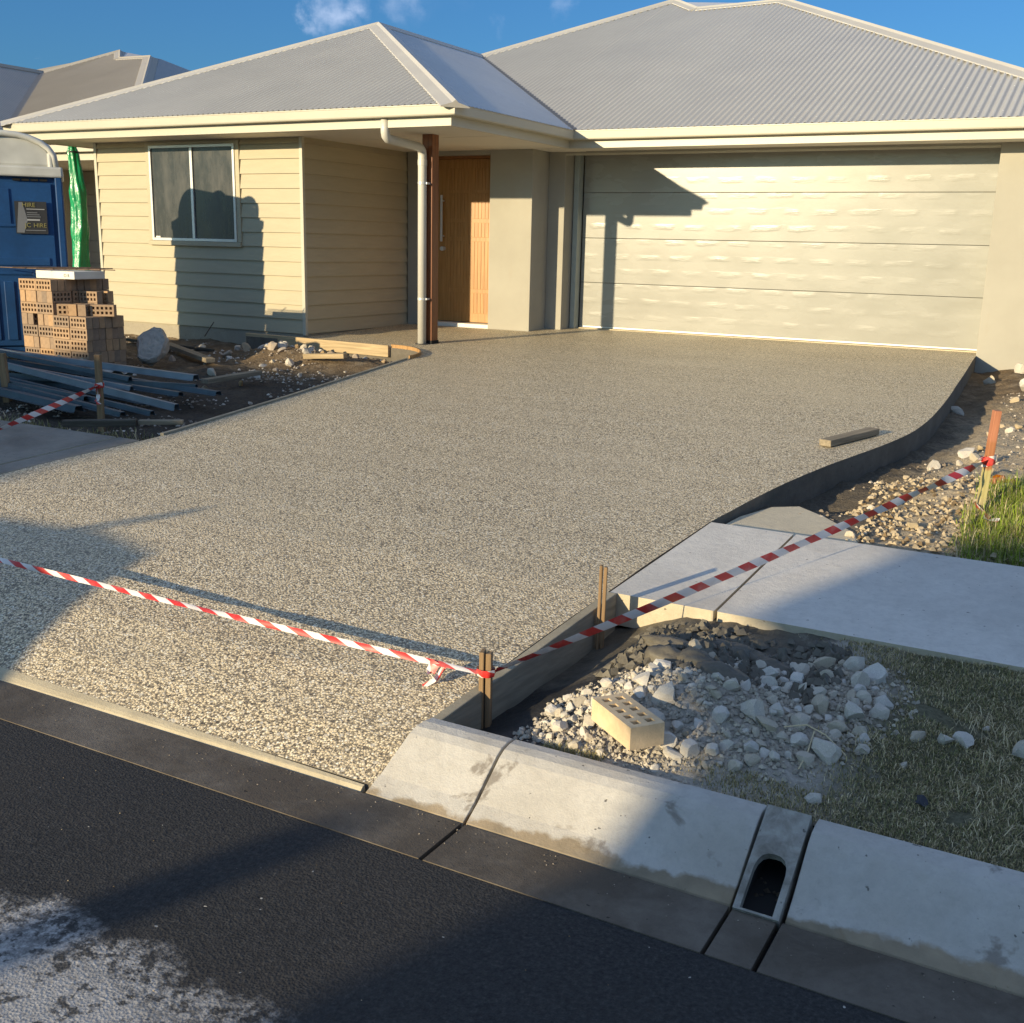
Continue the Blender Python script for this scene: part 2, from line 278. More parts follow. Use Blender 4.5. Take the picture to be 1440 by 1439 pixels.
def wood(name, c, axis=0):
    t = NT(name); s_ = [18, 18, 18]; s_[axis] = .9; g = t.noise(t.pos(True, tuple(s_)), 2.4, 6, .62, .7); oi = t.n('ShaderNodeObjectInfo')
    col = t.ramp(g, [(.3, tuple(x*.6 for x in c)), (.7, tuple(min(1, x*1.15) for x in c))]); t.base(col); t.rough(.85, .2); t.bump(g, .3, .004); return t.m
M['wood_x'] = wood('weathered_timber', (.30, .25, .175), 0); M['wood_z'] = wood('stake_timber', (.30, .20, .11), 2); M['pine_x'] = wood('pine_timber', (.50, .38, .22), 0)
M['wood_dark'] = wood('dark_damp_timber', (.10, .09, .07), 0); M['ply'] = wood('curved_ply', (.46, .27, .115), 2)
t = NT('barrier_tape_print'); tcn = t.n('ShaderNodeUVMap'); sx = t.n('ShaderNodeSeparateXYZ'); t.l(tcn.outputs[0], sx.inputs[0])
q = t.math('FRACT', t.math('ADD', t.math('MULTIPLY', sx.outputs['X'], 6.8), t.math('MULTIPLY', sx.outputs['Y'], .42))); kk = t.mr(q, .49, .51)
t.base(t.mix(t.mr(t.noise(t.pos(), 14, 4, .6), .5, .75, 0, .35), t.mix(kk, (.62, .04, .035), (.78, .73, .69)), (.45, .38, .33))); t.rough(.4, .4); t.b.inputs['Transmission Weight'].default_value = 0; M['tape'] = t.m
M['steel_blue'] = simple('zinc_steel_batten', (.05, .075, .09), .55, .3, 4, True, .1, 20, spec=.4, metal=.1)
M['steel_pale'] = simple('bright_zinc_batten', (.15, .18, .20), .5, .25, 5, True, .08, 20, spec=.4, metal=.15); M['film'] = simple('torn_plastic_film', (.32, .36, .28), .5, .3, 8, True, .3, 20)
t = NT('green_plastic'); v = t.pos(True, (1, 1, .35)); a = t.noise(v, 16, 5, .6, .8); t.base(t.ramp(a, [(.3, (.004, .20, .07)), (.7, (.012, .33, .12))])); t.rough(.22, .6); t.bump(a, .55, .03); M['green'] = t.m
M['loo_blue'] = simple('blue_plastic', (.009, .055, .165), .45, .3, 2, True, .04, 30, spec=.45)
M['loo_roof'] = simple('grey_translucent_plastic', (.52, .52, .48), .55, .18, 5, True, .1, 20, spec=.3)
M['sign_dark'] = simple('sign_print_dark', (.035, .035, .035), .5, .1, 5); M['sign_grey'] = simple('sign_print_grey', (.17, .175, .18), .5, .05, 5)
M['sign_yellow'] = simple('sign_print_yellow', (.28, .25, .09), .5, .05, 5); M['sign_white'] = simple('sign_print_white', (.36, .36, .35), .5, .05, 5)
M['boxw'] = simple('white_box_card', (.74, .70, .60), .7, .08, 6); M['rebar'] = simple('rusted_rod', (.15, .10, .07), .7, .3, 20, rnd=.2)
t = NT('stake_spray_paint'); v = t.pos(True); sx = t.n('ShaderNodeSeparateXYZ'); t.l(v, sx.inputs[0]); h = t.math('ADD', sx.outputs['Z'], t.math('MULTIPLY', t.math('SUBTRACT', t.noise(v, 30, 4), .5), .07))
g = t.noise(t.pos(True, (30, 30, 2)), 2, 5); oldc = t.ramp(g, [(.3, (.30, .115, .05)), (.7, (.46, .20, .09))])
col = t.mix(t.mr(h, .31, .29), oldc, t.ramp(g, [(.3, (.36, .31, .12)), (.7, (.52, .46, .21))])); col = t.mix(t.mr(h, .43, .46), col, t.ramp(g, [(.3, (.34, .14, .075)), (.7, (.52, .22, .12))])); col = t.mix(t.mr(h, .16, .12), col, t.ramp(g, [(.3, (.36, .29, .16)), (.7, (.52, .43, .26))])); t.base(col); t.rough(.7, .3); M['spray'] = t.m
M['ute'] = simple('trailer_steel', (.22, .22, .21), .5, .15, 4); M['tyre'] = M['rubber']
M['brickwall'] = simple('opposite_wall', (.40, .30, .22), .85, .15, 3, False)
M['block'] = simple('neighbour_render', (.42, .395, .33), .85, .06, 2, False, .1, 120)
def grass_mat(name, c):
    t = NT(name); oi = t.n('ShaderNodeNewGeometry'); k = t.mr(oi.outputs['Random Per Island'], 0, 1, .55, 1.35); rgb = t.mix(0, c, c)
    hsv = t.n('ShaderNodeHueSaturation'); t.l(k, hsv.inputs['Value']); hsv.inputs['Color'].default_value = S(c); t.base(hsv.outputs[0]); t.rough(.6, .3)
    return t.m
M['g1'] = grass_mat('grass_green', (.235, .225, .09)); M['g2'] = grass_mat('grass_olive', (.42, .34, .17)); M['g3'] = grass_mat('grass_straw', (.66, .54, .33)); M['g4'] = grass_mat('grass_fresh', (.22, .30, .03))
M['ground'] = simple('far_ground', (.16, .14, .09), .95, .25, .6, False, .3, 9)
M['tilted'] = M['render']

# ------------------------------------------------------------------ mesh helpers
class MB:
    def __init__(s): s.v = []; s.f = []; s.mi = []; s.uv = None
    def add(s, vs, fs, mi=0):
        o = len(s.v); s.v += [tuple(p) for p in vs]; s.f += [tuple(o+i for i in f) for f in fs]; s.mi += [mi]*len(fs); return s
    def box(s, x0, x1, y0, y1, z0, z1, mi=0):
        return s.add([(x, y, z) for z in (z0, z1) for y in (y0, y1) for x in (x0, x1)],
                     [(0, 2, 3, 1), (4, 5, 7, 6), (0, 1, 5, 4), (2, 6, 7, 3), (0, 4, 6, 2), (1, 3, 7, 5)], mi)
    def bar(s, a, b, wd, ht, up=(0, 0, 1), mi=0):      # box from a to b, wd across, ht along up
        a, b, up = Vector(a), Vector(b), Vector(up); d = (b-a).normalized(); side = d.cross(up).normalized(); u = side.cross(d).normalized()
        P = []
        for p in (a, b):
            for i, j in ((-1, -1), (1, -1), (1, 1), (-1, 1)): P.append(p+side*(i*wd/2)+u*(j*ht/2))
        return s.add(P, [(0, 3, 2, 1), (4, 5, 6, 7), (0, 1, 5, 4), (1, 2, 6, 5), (2, 3, 7, 6), (3, 0, 4, 7)], mi)
    def tube(s, pts, r, n=12, cap=True, mi=0):
        pts = [Vector(p) for p in pts]; N = len(pts); rr = r if isinstance(r, (list, tuple)) else [r]*N; base = len(s.v); last = None
        for i, p in enumerate(pts):
            d = ((pts[min(i+1, N-1)]-p).normalized()+(p-pts[max(i-1, 0)]).normalized()).normalized()
            if last is None: x = d.orthogonal().normalized()
            else: x = (last-d*last.dot(d)).normalized()
            last = x; y = d.cross(x)
            for k in range(n):
                a = 2*math.pi*k/n; s.v.append(tuple(p+x*(rr[i]*math.cos(a))+y*(rr[i]*math.sin(a))))
        for i in range(N-1):
            for k in range(n):
                k2 = (k+1) % n; s.f.append((base+i*n+k, base+i*n+k2, base+(i+1)*n+k2, base+(i+1)*n+k)); s.mi.append(mi)
        if cap:
            s.f.append(tuple(base+k for k in reversed(range(n)))); s.f.append(tuple(base+(N-1)*n+k for k in range(n))); s.mi += [mi, mi]
        return s
    def prism(s, poly, ext, mi=0):        # poly: 3d points, ext: extrusion vector
        n = len(poly); e = Vector(ext); P = [Vector(p) for p in poly]
        s.add(P+[p+e for p in P], [tuple(reversed(range(n))), tuple(range(n, 2*n))]+[(i, (i+1) % n, n+(i+1) % n, n+i) for i in range(n)], mi); return s
    def build(s, name, mats, parent=None, loc=None, smooth=False, bevel=0):
        me = bpy.data.meshes.new(name); me.from_pydata(s.v, [], s.f)
        for m in (mats if isinstance(mats, (list, tuple)) else [mats]): me.materials.append(m)
        if any(s.mi): me.polygons.foreach_set('material_index', s.mi)
        if smooth: me.polygons.foreach_set('use_smooth', [True]*len(me.polygons))
        bm = bmesh.new(); bm.from_mesh(me); bmesh.ops.recalc_face_normals(bm, faces=bm.faces); bm.to_mesh(me); bm.free()
        o = bpy.data.objects.new(name, me); COL.objects.link(o)
        if parent is not None: o.parent = parent; o.matrix_parent_inverse = Matrix.Identity(4)
        if loc is not None: o.location = loc
        if bevel:
            b = o.modifiers.new('bevel', 'BEVEL'); b.width = bevel; b.segments = 2; b.limit_method = 'ANGLE'; b.angle_limit = math.radians(40)
        return o
def tag(o, label, cat, group=None):
    o['label'] = label; o['category'] = cat
    if group: o['group'] = group
    return o
def kind(o, k): o['kind'] = k; return o
def empty(name, loc=(0, 0, 0), rz=0):
    o = bpy.data.objects.new(name, None); COL.objects.link(o); o.location = loc; o.rotation_euler = (0, 0, rz); o.empty_display_size = .1; return o
def sweep(mb, path, prof, closed=False, mi=0):   # path in plan, prof = [(out, z)], out = to the right of travel
    n = len(path); m = len(prof); rows = []
    for i, p in enumerate(path):
        p = Vector(p); dirs = []
        if i > 0: dirs.append((p-Vector(path[i-1])).normalized())
        if i < n-1: dirs.append((Vector(path[i+1])-p).normalized())
        ns = [Vector((d.y, -d.x)) for d in dirs]
        off = ns[0] if len(ns) == 1 else (ns[0]+ns[1])/(1+ns[0].dot(ns[1]))
        rows.append([(p.x+off.x*o, p.y+off.y*o, z) for o, z in prof])
    b = len(mb.v)
    for r in rows: mb.v += r
    for i in range(n-1):
        for k in range(m):
            k2 = (k+1) % m; mb.f.append((b+i*m+k, b+i*m+k2, b+(i+1)*m+k2, b+(i+1)*m+k)); mb.mi.append(mi)
    mb.f.append(tuple(b+k for k in range(m))); mb.f.append(tuple(b+(n-1)*m+k for k in reversed(range(m)))); mb.mi += [mi, mi]
    return mb
def N3(x, y, z=0): return noise.noise(Vector((x, y, z)))
def fbm(x, y, z=0, o=4):
    s = 0; a = 1; f = 1
    for _ in range(o): s += a*noise.noise(Vector((x*f, y*f, z+f))); a *= .5; f *= 2.1
    return s

# ------------------------------------------------------------------ ground levels
KY = [-13, -10.9, -10.66, -10.45, -10.2, -9.9, -9.55, -9.2, -8.8, -8.4, -8.05, -7, -3, -.37, 0, 5]; KZ = [-.58, -.6, -.585, -.517, -.457, -.412, -.374, -.342, -.319, -.304, -.291, -.25, -.10, -.04, -.03, 0]
def zd(y): return float(np.interp(y, KY, KZ))
RY = [-10.66, -9.2, -8.05, -7.4, -6.8, -6.15, -5.6, -4.9, -3.7, -1.9, -.37]; RX = [4.385, 4.50, 4.53, 4.59, 4.68, 4.82, 4.97, 5.04, 5.02, 4.93, 4.84]
def xr(y): return float(np.interp(y, RY, RX))
def xl(y):
    if y <= -3.9: return float(np.interp(y, [-10.66, -9.2, -7.8, -6.3, -3.95], [.70, .67, .67, .42, -.03]))
    if y < -3.25: return -.70+math.sqrt(max(0, .66**2-(y+3.9)**2))
    if y < -3.2: return -.70-(y+3.25)/.05*2.1
    return -2.8
# smooth right edge
def smooth_right(y): return sum(xr(min(-.37, max(-10.66, y+d))) for d in (-.45, -.3, -.15, 0, .15, .3, .45))/7 if y > -7.9 else xr(y)
# ------------------------------------------------------------------ large structure: ground, road, kerb, driveway, paths
g = MB(); g.add([(-200, -200, -.95), (200, -200, -.95), (200, 200, -.95), (-200, 200, -.95)], [(0, 1, 2, 3)]); kind(g.build('ground', M['ground']), 'structure')
def grid(name, xs, ys, h, mat, smooth=True):
    xs, ys = list(xs), list(ys); V = [(x, y, h(x, y)) for y in ys for x in xs]; n = len(xs)
    Fc = [(j*n+i, j*n+i+1, (j+1)*n+i+1, (j+1)*n+i) for j in range(len(ys)-1) for i in range(n-1)]
    m = MB(); m.add(V, Fc); return m.build(name, mat, smooth=smooth)
kind(grid('road', np.linspace(-60, 60, 25), list(np.linspace(-18.0, -10.885, 12)), lambda x, y: -.588+.03*math.sin((y+10.885)/(-7.1)*math.pi), M['asphalt']), 'structure')
kind(grid('opposite_verge', np.linspace(-60, 60, 30), np.linspace(-50, -18.0, 20), lambda x, y: -.58, M['g2']), 'structure')
# front yards: one sheet of dug soil, fine where the camera looks
def soil_h(x, y):
    b = zd(y)-.16
    if y > -2.9 and x < -2.1: b = zd(y)-.10
    n = .035*fbm(x*1.3, y*1.3, 3)+.024*fbm(x*5, y*5, 9)
    e = 0
    if x > 4.7 and y < -.5: n += .022*abs(fbm(x*7, y*7, 14, 3))+.012*fbm(x*15, y*15, 20, 2)
    if x < .5 and -7.6 < y < -3.2 and x > -6: n += .020*abs(fbm(x*6, y*6, 15, 3))+.010*fbm(x*15, y*15, 21, 2)
    if x > xr(min(-.37, max(-10.66, y)))-.05:
        dx = x-xr(min(-.37, max(-10.66, y))); e += -.03*math.exp(-((dx-.12)/.12)**2)+.10*(1-math.exp(-max(0, dx-.25)/.35))
    d2 = ((x+1.75)/.75)**2+((y+3.75)/.38)**2; e += .13*math.exp(-d2)                 # heap under the front boards
    d3 = ((x+1.0)/.45)**2+((y+3.85)/.3)**2; e += .05*math.exp(-d3)
    d4 = ((x-5.9)/.6)**2+((y+6.6)/.7)**2; e += .05*math.exp(-d4)
    if 4.4 < x < 5.5 and y < -7.0:
        kk = min(1, max(0, (5.45-x)/.25))*min(1, max(0, (-7.05-y)/.25)); b = b*(1-kk)+kk*-.338; n *= 1-.9*kk; e *= 1-kk
    if y < -7.75: k = (y+7.75)/-.28; n *= max(.0, 1-k); e *= max(0, 1-k); b = min(b, -.30)-.01*k
    if xl(y)-.25 < x < xr(min(-.37, y)): n *= .3
    return b+n+e
xs = list(np.linspace(-45, -7.2, 10))+list(np.arange(-7, 8, .045))+list(np.linspace(8.1, 45, 10)); ys = list(np.arange(-8.03, .4, .045))+list(np.linspace(.6, 40, 12))
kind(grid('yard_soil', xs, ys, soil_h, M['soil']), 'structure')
# verge by the kerb, right of the driveway
def verge_h(x, y):
    b = float(np.interp(y, [-10.36, -9.55, -9.18], [-.475, -.415, -.362])); dx = x-(4.40+(y+10.36)*.095)
    hol = -.13*math.exp(-(max(0, dx)/.26)**2)*min(1, (y+10.42)/.25 if y < -9.3 else 1)
    mnd = .115*math.exp(-(((x-5.12)/.36)**2+((y+9.95)/.24)**2))+.05*math.exp(-(((x-5.5)/.22)**2+((y+9.62)/.16)**2))+.05*math.exp(-(((x-5.0)/.22)**2+((y+9.62)/.14)**2))
    n = (.020*fbm(x*3, y*3, 5)+.012*fbm(x*11, y*11, 2))*(1 if x > 4.75 else .5)
    if y < -10.2: n *= .4
    return b+hol+mnd+n
xs = list(np.arange(4.40, 7.0, .022))+list(np.linspace(7.05, 45, 14)); ys = np.arange(-10.36, -9.165, .022)
kind(grid('verge', xs, ys, verge_h, M['verge']), 'structure')
kind(grid('verge', np.linspace(-45, .66, 40), np.linspace(-10.36, -9.17, 12), lambda x, y: float(np.interp(y, [-10.36, -9.18], [-.46, -.36]))+.01*fbm(x*3, y*3), M['g2']), 'structure')
# driveway slab
ysd = sorted(set([-10.63, -10.55, -10.45, -10.32, -9.2, -8.05, -3.95]+[round(y, 3) for y in np.arange(-10.2, -3.9, .12)]+[round(y, 3) for y in np.linspace(-3.9, -3.25, 14)]+[-3.22, -3.2]+[round(y, 3) for y in np.linspace(-3.1, -2.92, 3)]))
def drive_z(x, y): return zd(y)
def strip(rows, nx, thick, m, mi_top=0, mi_side=1):
    base = len(m.v); n = nx+1
    for (y, a, b) in rows:
        for i in range(n): x = a+(b-a)*i/nx; m.v.append((x, y, drive_z(x, y)))
    for j in range(len(rows)-1):
        for i in range(nx): m.f.append((base+j*n+i, base+j*n+i+1, base+(j+1)*n+i+1, base+(j+1)*n+i)); m.mi.append(mi_top)
    def skirt(ids):
        o = len(m.v)
        for k in ids: p = m.v[k]; m.v.append((p[0], p[1], p[2]-thick))
        for i in range(len(ids)-1): m.f.append((ids[i], ids[i+1], o+i+1, o+i)); m.mi.append(mi_side)
    R = len(rows); skirt([base+j*n+nx for j in range(R)]); skirt([base+j*n for j in range(R)]); skirt([base+i for i in range(n)]); skirt([base+(R-1)*n+i for i in range(n)])
m = MB(); strip([(y, xl(y), smooth_right(y)) for y in ysd], 12, .17, m)
strip([(y, -2.14, smooth_right(y)) for y in [-2.92, -2.6, -2.2, -1.9, -1.5, -1.1, -.81]], 10, .17, m)
strip([(y, -.32, smooth_right(y)) for y in [-.81, -.6, -.375]], 8, .17, m)
strip([(y, -.10, 4.845) for y in [-.375, -.2, -.06]], 8, .17, m)
drive = kind(m.build('driveway', [M['agg'], M['drive_side']]), 'structure')
m = MB(); m.add([(.70, -10.674, -.593), (4.36, -10.664, -.593), (4.36, -10.650, -.5805), (.70, -10.630, -.5725), (4.36, -10.640, -.5775), (.70, -10.580, -.5580), (4.36, -10.63, -.63), (.70, -10.58, -.63), (.70, -10.674, -.63), (4.36, -10.664, -.63)],
    [(0, 1, 2, 3), (3, 2, 4, 5), (5, 4, 6, 7), (0, 8, 9, 1), (0, 3, 5, 7, 8), (1, 9, 6, 4, 2)]); kind(m.build('driveway_lip', M['lip'], drive), 'structure')
m = MB(); m.box(-.10, 4.845, -.06, .02, -.10, -.02); m.build('threshold', M['lip'], drive)
# footpath slabs
def path_slab(name, x0a, x0b, x1, par=None, mt='path'):
    mm = MB(); mm.add([(x0a, -9.195, zd(-9.2)+.004), (x1, -9.195, zd(-9.2)+.004), (x1, -8.05, zd(-8.05)+.004), (x0b, -8.05, zd(-8.05)+.004), (x0a, -9.195, -.47), (x1, -9.195, -.47), (x1, -8.05, -.42), (x0b, -8.05, -.42)],
                      [(0, 1, 2, 3)], 0); mm.add(mm.v[:], [(0, 4, 5, 1), (1, 5, 6, 2), (2, 6, 7, 3), (3, 7, 4, 0)], 1)
    return mm.build(name, [M[mt], M['path_edge']], par, bevel=.008)
fp = empty('footpath'); kind(fp, 'structure')
path_slab('slab', 4.512, 4.542, 4.945, fp)
for x in np.arange(4.957, 20, 1.5): path_slab('slab', x, x, x+1.488, fp)
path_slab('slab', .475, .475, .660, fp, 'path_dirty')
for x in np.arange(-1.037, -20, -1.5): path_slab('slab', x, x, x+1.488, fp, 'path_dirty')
m = MB(); m.box(-20, .66, -9.19, -8.06, -.46, -.375); m.box(4.52, 20, -9.19, -8.06, -.46, -.375); m.build('joint_bed', M['dark'], fp)
# cement film spilled beside the slab corner
def blob(name, cx, cy, rx, ry, z, mat, seed, th=.012, rot=0, n=40, amp=.18):
    mm = MB(); P = []
    for k in range(n):
        a = 2*math.pi*k/n; r = 1+amp*fbm(math.cos(a)*1.6+seed, math.sin(a)*1.6, seed)
        x, y = rx*r*math.cos(a), ry*r*math.sin(a); P.append((cx+x*math.cos(rot)-y*math.sin(rot), cy+x*math.sin(rot)+y*math.cos(rot)))
    top = [(x, y, z) for x, y in P]; inner = [(cx+(x-cx)*.6, cy+(y-cy)*.6, z+th*.4) for x, y in P]; low = [(x, y, z-th) for x, y in P]
    mm.add(low+top+inner, [(k, (k+1) % n, n+(k+1) % n, n+k) for k in range(n)]+[(n+k, n+(k+1) % n, 2*n+(k+1) % n, 2*n+k) for k in range(n)]+[tuple(range(2*n, 3*n))])
    return mm.build(name, mat, smooth=False)
film_m = MB(); film_m.add([(4.56, -8.03, -.325), (5.24, -8.04, -.325), (5.16, -7.72, -.325), (4.95, -7.46, -.325), (4.78, -7.30, -.325), (4.66, -7.40, -.325), (4.58, -7.7, -.325)]+[(4.56, -7.98, -.40), (5.22, -8.04, -.40), (5.2, -7.60, -.40), (4.95, -7.30, -.40), (4.78, -7.22, -.40), (4.62, -7.40, -.40), (4.54, -7.7, -.40)],
    [(0, 1, 2, 3, 4, 5, 6)]+[(i, 7+i, 7+(i+1) % 7, (i+1) % 7) for i in range(7)])
kind(film_m.build('cement_spill', M['sand_film']), 'structure')
# kerb and channel
KP = [(-10.667, -.60), (-10.660, -.5862), (-10.60, -.553), (-10.475, -.463), (-10.445, -.449), (-10.41, -.444), (-10.375, -.446), (-10.368, -.452), (-10.368, -.66), (-10.665, -.66)]
kb = empty('kerb'); kind(kb, 'structure')
def kerb_piece(x0, x1, slant=0):
    mm = MB(); n = len(KP); A = [(x0+slant*(y+10.665), y, z) for y, z in KP]; B = [(x1, y, z) for y, z in KP]
    mm.add(A+B, [(i, (i+1) % n, n+(i+1) % n, n+i) for i in range(n)]+[tuple(range(n)), tuple(reversed(range(n, 2*n)))]); return mm.build('kerb_block', M['kerb'], kb, bevel=.003)
kerb_piece(4.378, 4.7195, .17); kerb_piece(4.7285, 5.502); kerb_piece(5.640, 7.6)
x = 7.614
while x < 40: kerb_piece(x, x+2.4); x += 2.414
kerb_piece(-1.8, .69); x = -1.814
while x > -40: kerb_piece(x-2.4, x); x -= 2.414
m = MB(); m.box(4.40, 40, -10.64, -10.36, -.67, -.625); m.build('joint_bed', M['dark'], kb)
ch = empty('gutter_channel'); kind(ch, 'structure')
def chan(x0, x1):
    mm = MB(); mm.add([(x0, -10.885, -.5850), (x1, -10.885, -.5850), (x1, -10.80, -.5862), (x0, -10.80, -.5862), (x1, -10.668, -.588), (x0, -10.668, -.588), (x0, -10.885, -.66), (x1, -10.885, -.66), (x1, -10.66, -.66), (x0, -10.66, -.66)],
                      [(0, 1, 2, 3), (3, 2, 4, 5), (0, 6, 7, 1), (1, 7, 8, 4), (5, 9, 6, 0), (4, 8, 9, 5)]); return mm.build('channel_slab', M['channel'], ch)
for a, b in [(-40, -8), (-7.99, -1.8), (-1.79, 4.716), (4.730, 5.500), (5.512, 5.622), (5.636, 40)]: chan(a, b)
m = MB(); m.box(-40, 40, -10.88, -10.67, -.69, -.615); m.build('joint_bed', M['dark'], ch)
# stormwater kerb adaptor
da = empty('kerb_outlet', (5.57, -10.6, -.55)); tag(da, 'galvanised stormwater outlet with dark arched opening set in the kerb', 'drain outlet')
pa = Vector((5.57, -10.672, -.590)); pb = Vector((5.57, -10.40, -.436)); sv = (pb-pa); L_ = sv.length; sv.normalize(); nv = Vector((0, -sv.z, sv.y)); X_ = Vector((1, 0, 0))
outer = [(-.058, 0), (.058, 0), (.058, L_), (-.058, L_)]; inner = [(-.041, .006), (.041, .006)]
for k in range(9): a = math.pi*k/8; inner.append((.041*math.cos(a), .122+.055*math.sin(a)*(1+.06*math.sin(3*a))))
orr = [(-.058, 0), (.058, 0), (.058, .135), (.058, .2), (.058, L_), (.03, L_), (0, L_), (-.03, L_), (-.058, L_), (-.058, .2), (-.058, .135)]
def loc2(p, d=0): return pa+X_*p[0]+sv*p[1]+nv*d
m = MB(); n = len(inner); top = [loc2(p, .012) for p in orr]; inn = [loc2(p, .012) for p in inner]; deep = [loc2(p, -.012) for p in inner]; sid = [loc2(p, -.06) for p in orr]
m.add(top+inn+deep+sid, [(i, (i+1) % n, n+(i+1) % n, n+i) for i in range(n)]+[(n+i, n+(i+1) % n, 2*n+(i+1) % n, 2*n+i) for i in range(n)]+[(i, 3*n+i, 3*n+(i+1) % n, (i+1) % n) for i in range(n)])
o = m.build('face_plate', concrete('zinc_plate', (.40, .38, .33), (.16, .14, .11), .9, .6, 14).m, da); o.location = -Vector(da.location)
m = MB(); back = [Vector((p.x, p.y+.34, p.z*.25-.40)) for p in deep]; m.add(deep+back, [(i, (i+1) % n, n+(i+1) % n, n+i) for i in range(n)]+[tuple(range(n, 2*n))])
o = m.build('pipe_throat', M['dark'], da); o.location = -Vector(da.location)
m = MB()
for k in range(16):
    p = Vector((5.57+random.uniform(-.035, .035), -10.60+random.uniform(0, .12), -.598+random.uniform(0, .02))); s_ = random.uniform(.006, .014)
    m.add([p+Vector(q)*s_ for q in ((1, 0, 0), (-1, .3, 0), (0, 1, .2), (0, -.8, .1), (.1, 0, 1))], [(0, 2, 4), (2, 1, 4), (1, 3, 4), (3, 0, 4)])
o = kind(m.build('leaf_debris', simple('rotting_leaves', (.05, .038, .025), .9, .3), da), 'stuff'); o.location = -Vector(da.location)

# ------------------------------------------------------------------ the house
H = empty('house'); tag(H, 'single storey new house with cream weatherboards, rendered walls and light grey corrugated roof', 'house')
def hp(mb, name, mat, parent=H, **k): return mb.build(name, mat, parent, **k)
XL, XR_, YF, YB = -5.49, -2.147, -2.91, -.80
SOF = 2.126
# walls
m = MB(); m.box(XL+.03, XR_-.03, YF+.03, 6, -.10, SOF); hp(m, 'room_wall', M['board'])
m = MB(); m.box(XL+.02, XR_-.02, YF+.02, 6, -.40, -.075); hp(m, 'footing', M['footing'])
m = MB(); m.box(-.925, -.329, -.80, .3, -.10, SOF); hp(m, 'entry_pier', M['render'], bevel=.006)
m = MB(); m.box(-2.15, -1.87, -.80, .3, -.10, SOF); hp(m, 'entry_wall', M['render'])
m = MB(); m.box(-1.87, -.925, -.80, -.3, 2.075, SOF); hp(m, 'door_head', M['render'])
m = MB(); m.box(-.329, -.100, -.37, .3, -.10, SOF); hp(m, 'garage_pier', M['render'], bevel=.006)
m = MB(); m.box(4.845, 5.75, -.37, .3, -.25, SOF); m.box(5.50, 5.75, .3, 10, -.25, SOF); hp(m, 'garage_wall', M['render'], bevel=.006)
m = MB(); m.box(-.10, 4.845, -.37, .3, 2.105, SOF+.01); hp(m, 'garage_lintel', M['render'])
m = MB(); m.box(-.10, 4.845, -.375, -.345, 2.080, 2.103); hp(m, 'lintel_trim', M['cream'])
m = MB(); m.box(-5.4, 5.7, .45, 10, -.2, 2.1); hp(m, 'inner_wall', M['render'])
# weatherboards, each one a part
ZB = [.746+.1634*k for k in range(-5, 9)]
def board(a, b, z0, z1, normal):
    a, b, nrm = Vector(a), Vector(b), Vector(normal); mm = MB(); P = []
    for p in (a, b):
        for o_, z in ((0, z0+.0055), (.026, z0+.0055), (.004, z1+.014), (0, z1+.014)): q = p+nrm*o_; P.append((q.x, q.y, z))
    mm.add(P, [(0, 1, 2, 3), (7, 6, 5, 4), (0, 4, 5, 1), (1, 5, 6, 2), (2, 6, 7, 3), (3, 7, 4, 0)]); return mm.build('weatherboard', M['board'], H)
WX0, WX1, WZ0, WZ1 = -4.585, -3.082, .90, 2.108
for z in ZB:
    z1 = min(z+.1634, SOF-.030)
    if z1 > WZ0+.02:
        board((XL+.045, YF+.03, 0), (WX0-.001, YF+.03, 0), z, z1, (0, -1, 0)); board((WX1+.001, YF+.03, 0), (XR_-.045, YF+.03, 0), z, z1, (0, -1, 0))
    else: board((XL+.045, YF+.03, 0), (XR_-.045, YF+.03, 0), z, z1, (0, -1, 0))
    board((XR_-.03, YF+.045, 0), (XR_-.03, YB-.002, 0), z, z1, (1, 0, 0))
    board((XL+.03, 3.5, 0), (XL+.03, YF+.045, 0), z, z1, (-1, 0, 0))
for (x0, x1) in ((XR_-.045, XR_), (XL, XL+.045)):
    m = MB(); m.box(x0, x1, YF, YF+.045, -.085, SOF); hp(m, 'corner_trim', M['cream'], bevel=.003)
# window
wn_ = MB(); y0, y1 = YF-.002, YF+.03
wn_.box(WX0, WX0+.062, y0, y1, WZ0+.055, WZ1); wn_.box(WX1-.062, WX1, y0, y1, WZ0+.055, WZ1); wn_.box(WX0+.062, WX1-.062, y0, y1, WZ1-.035, WZ1); wn_.box(WX0, WX1, y0-.02, y1, WZ0, WZ0+.053)
win = hp(wn_, 'window', M['board'], bevel=.003)
fx0, fx1, fz0, fz1 = WX0+.064, WX1-.064, WZ0+.056, WZ1-.037
m = MB(); fr = .032
m.box(fx0, fx0+fr, y0-.012, y1, fz0, fz1); m.box(fx1-fr, fx1, y0-.012, y1, fz0, fz1); m.box(fx0+fr, fx1-fr, y0-.012, y1, fz0, fz0+fr); m.box(fx0+fr, fx1-fr, y0-.012, y1, fz1-fr, fz1)
mid = (fx0+fx1)/2+.0; m.box(mid-.02, mid+.02, y0-.006, y1, fz0+fr, fz1-fr); m.build('window_frame', M['alu'], win, bevel=.002)
for a, b, yy in ((fx0+fr, mid-.02, .004), (mid+.02, fx1-fr, .012)):
    m = MB(); m.box(a, b, YF+yy, YF+.028, fz0+fr, fz1-fr); m.build('pane', M['glass'], win)
m = MB(); m.box(fx0+.05, fx0+.12, YF+.0, YF+.004, fz0+fr+.002, fz0+fr+.02); m.build('sticker', M['white'], win)
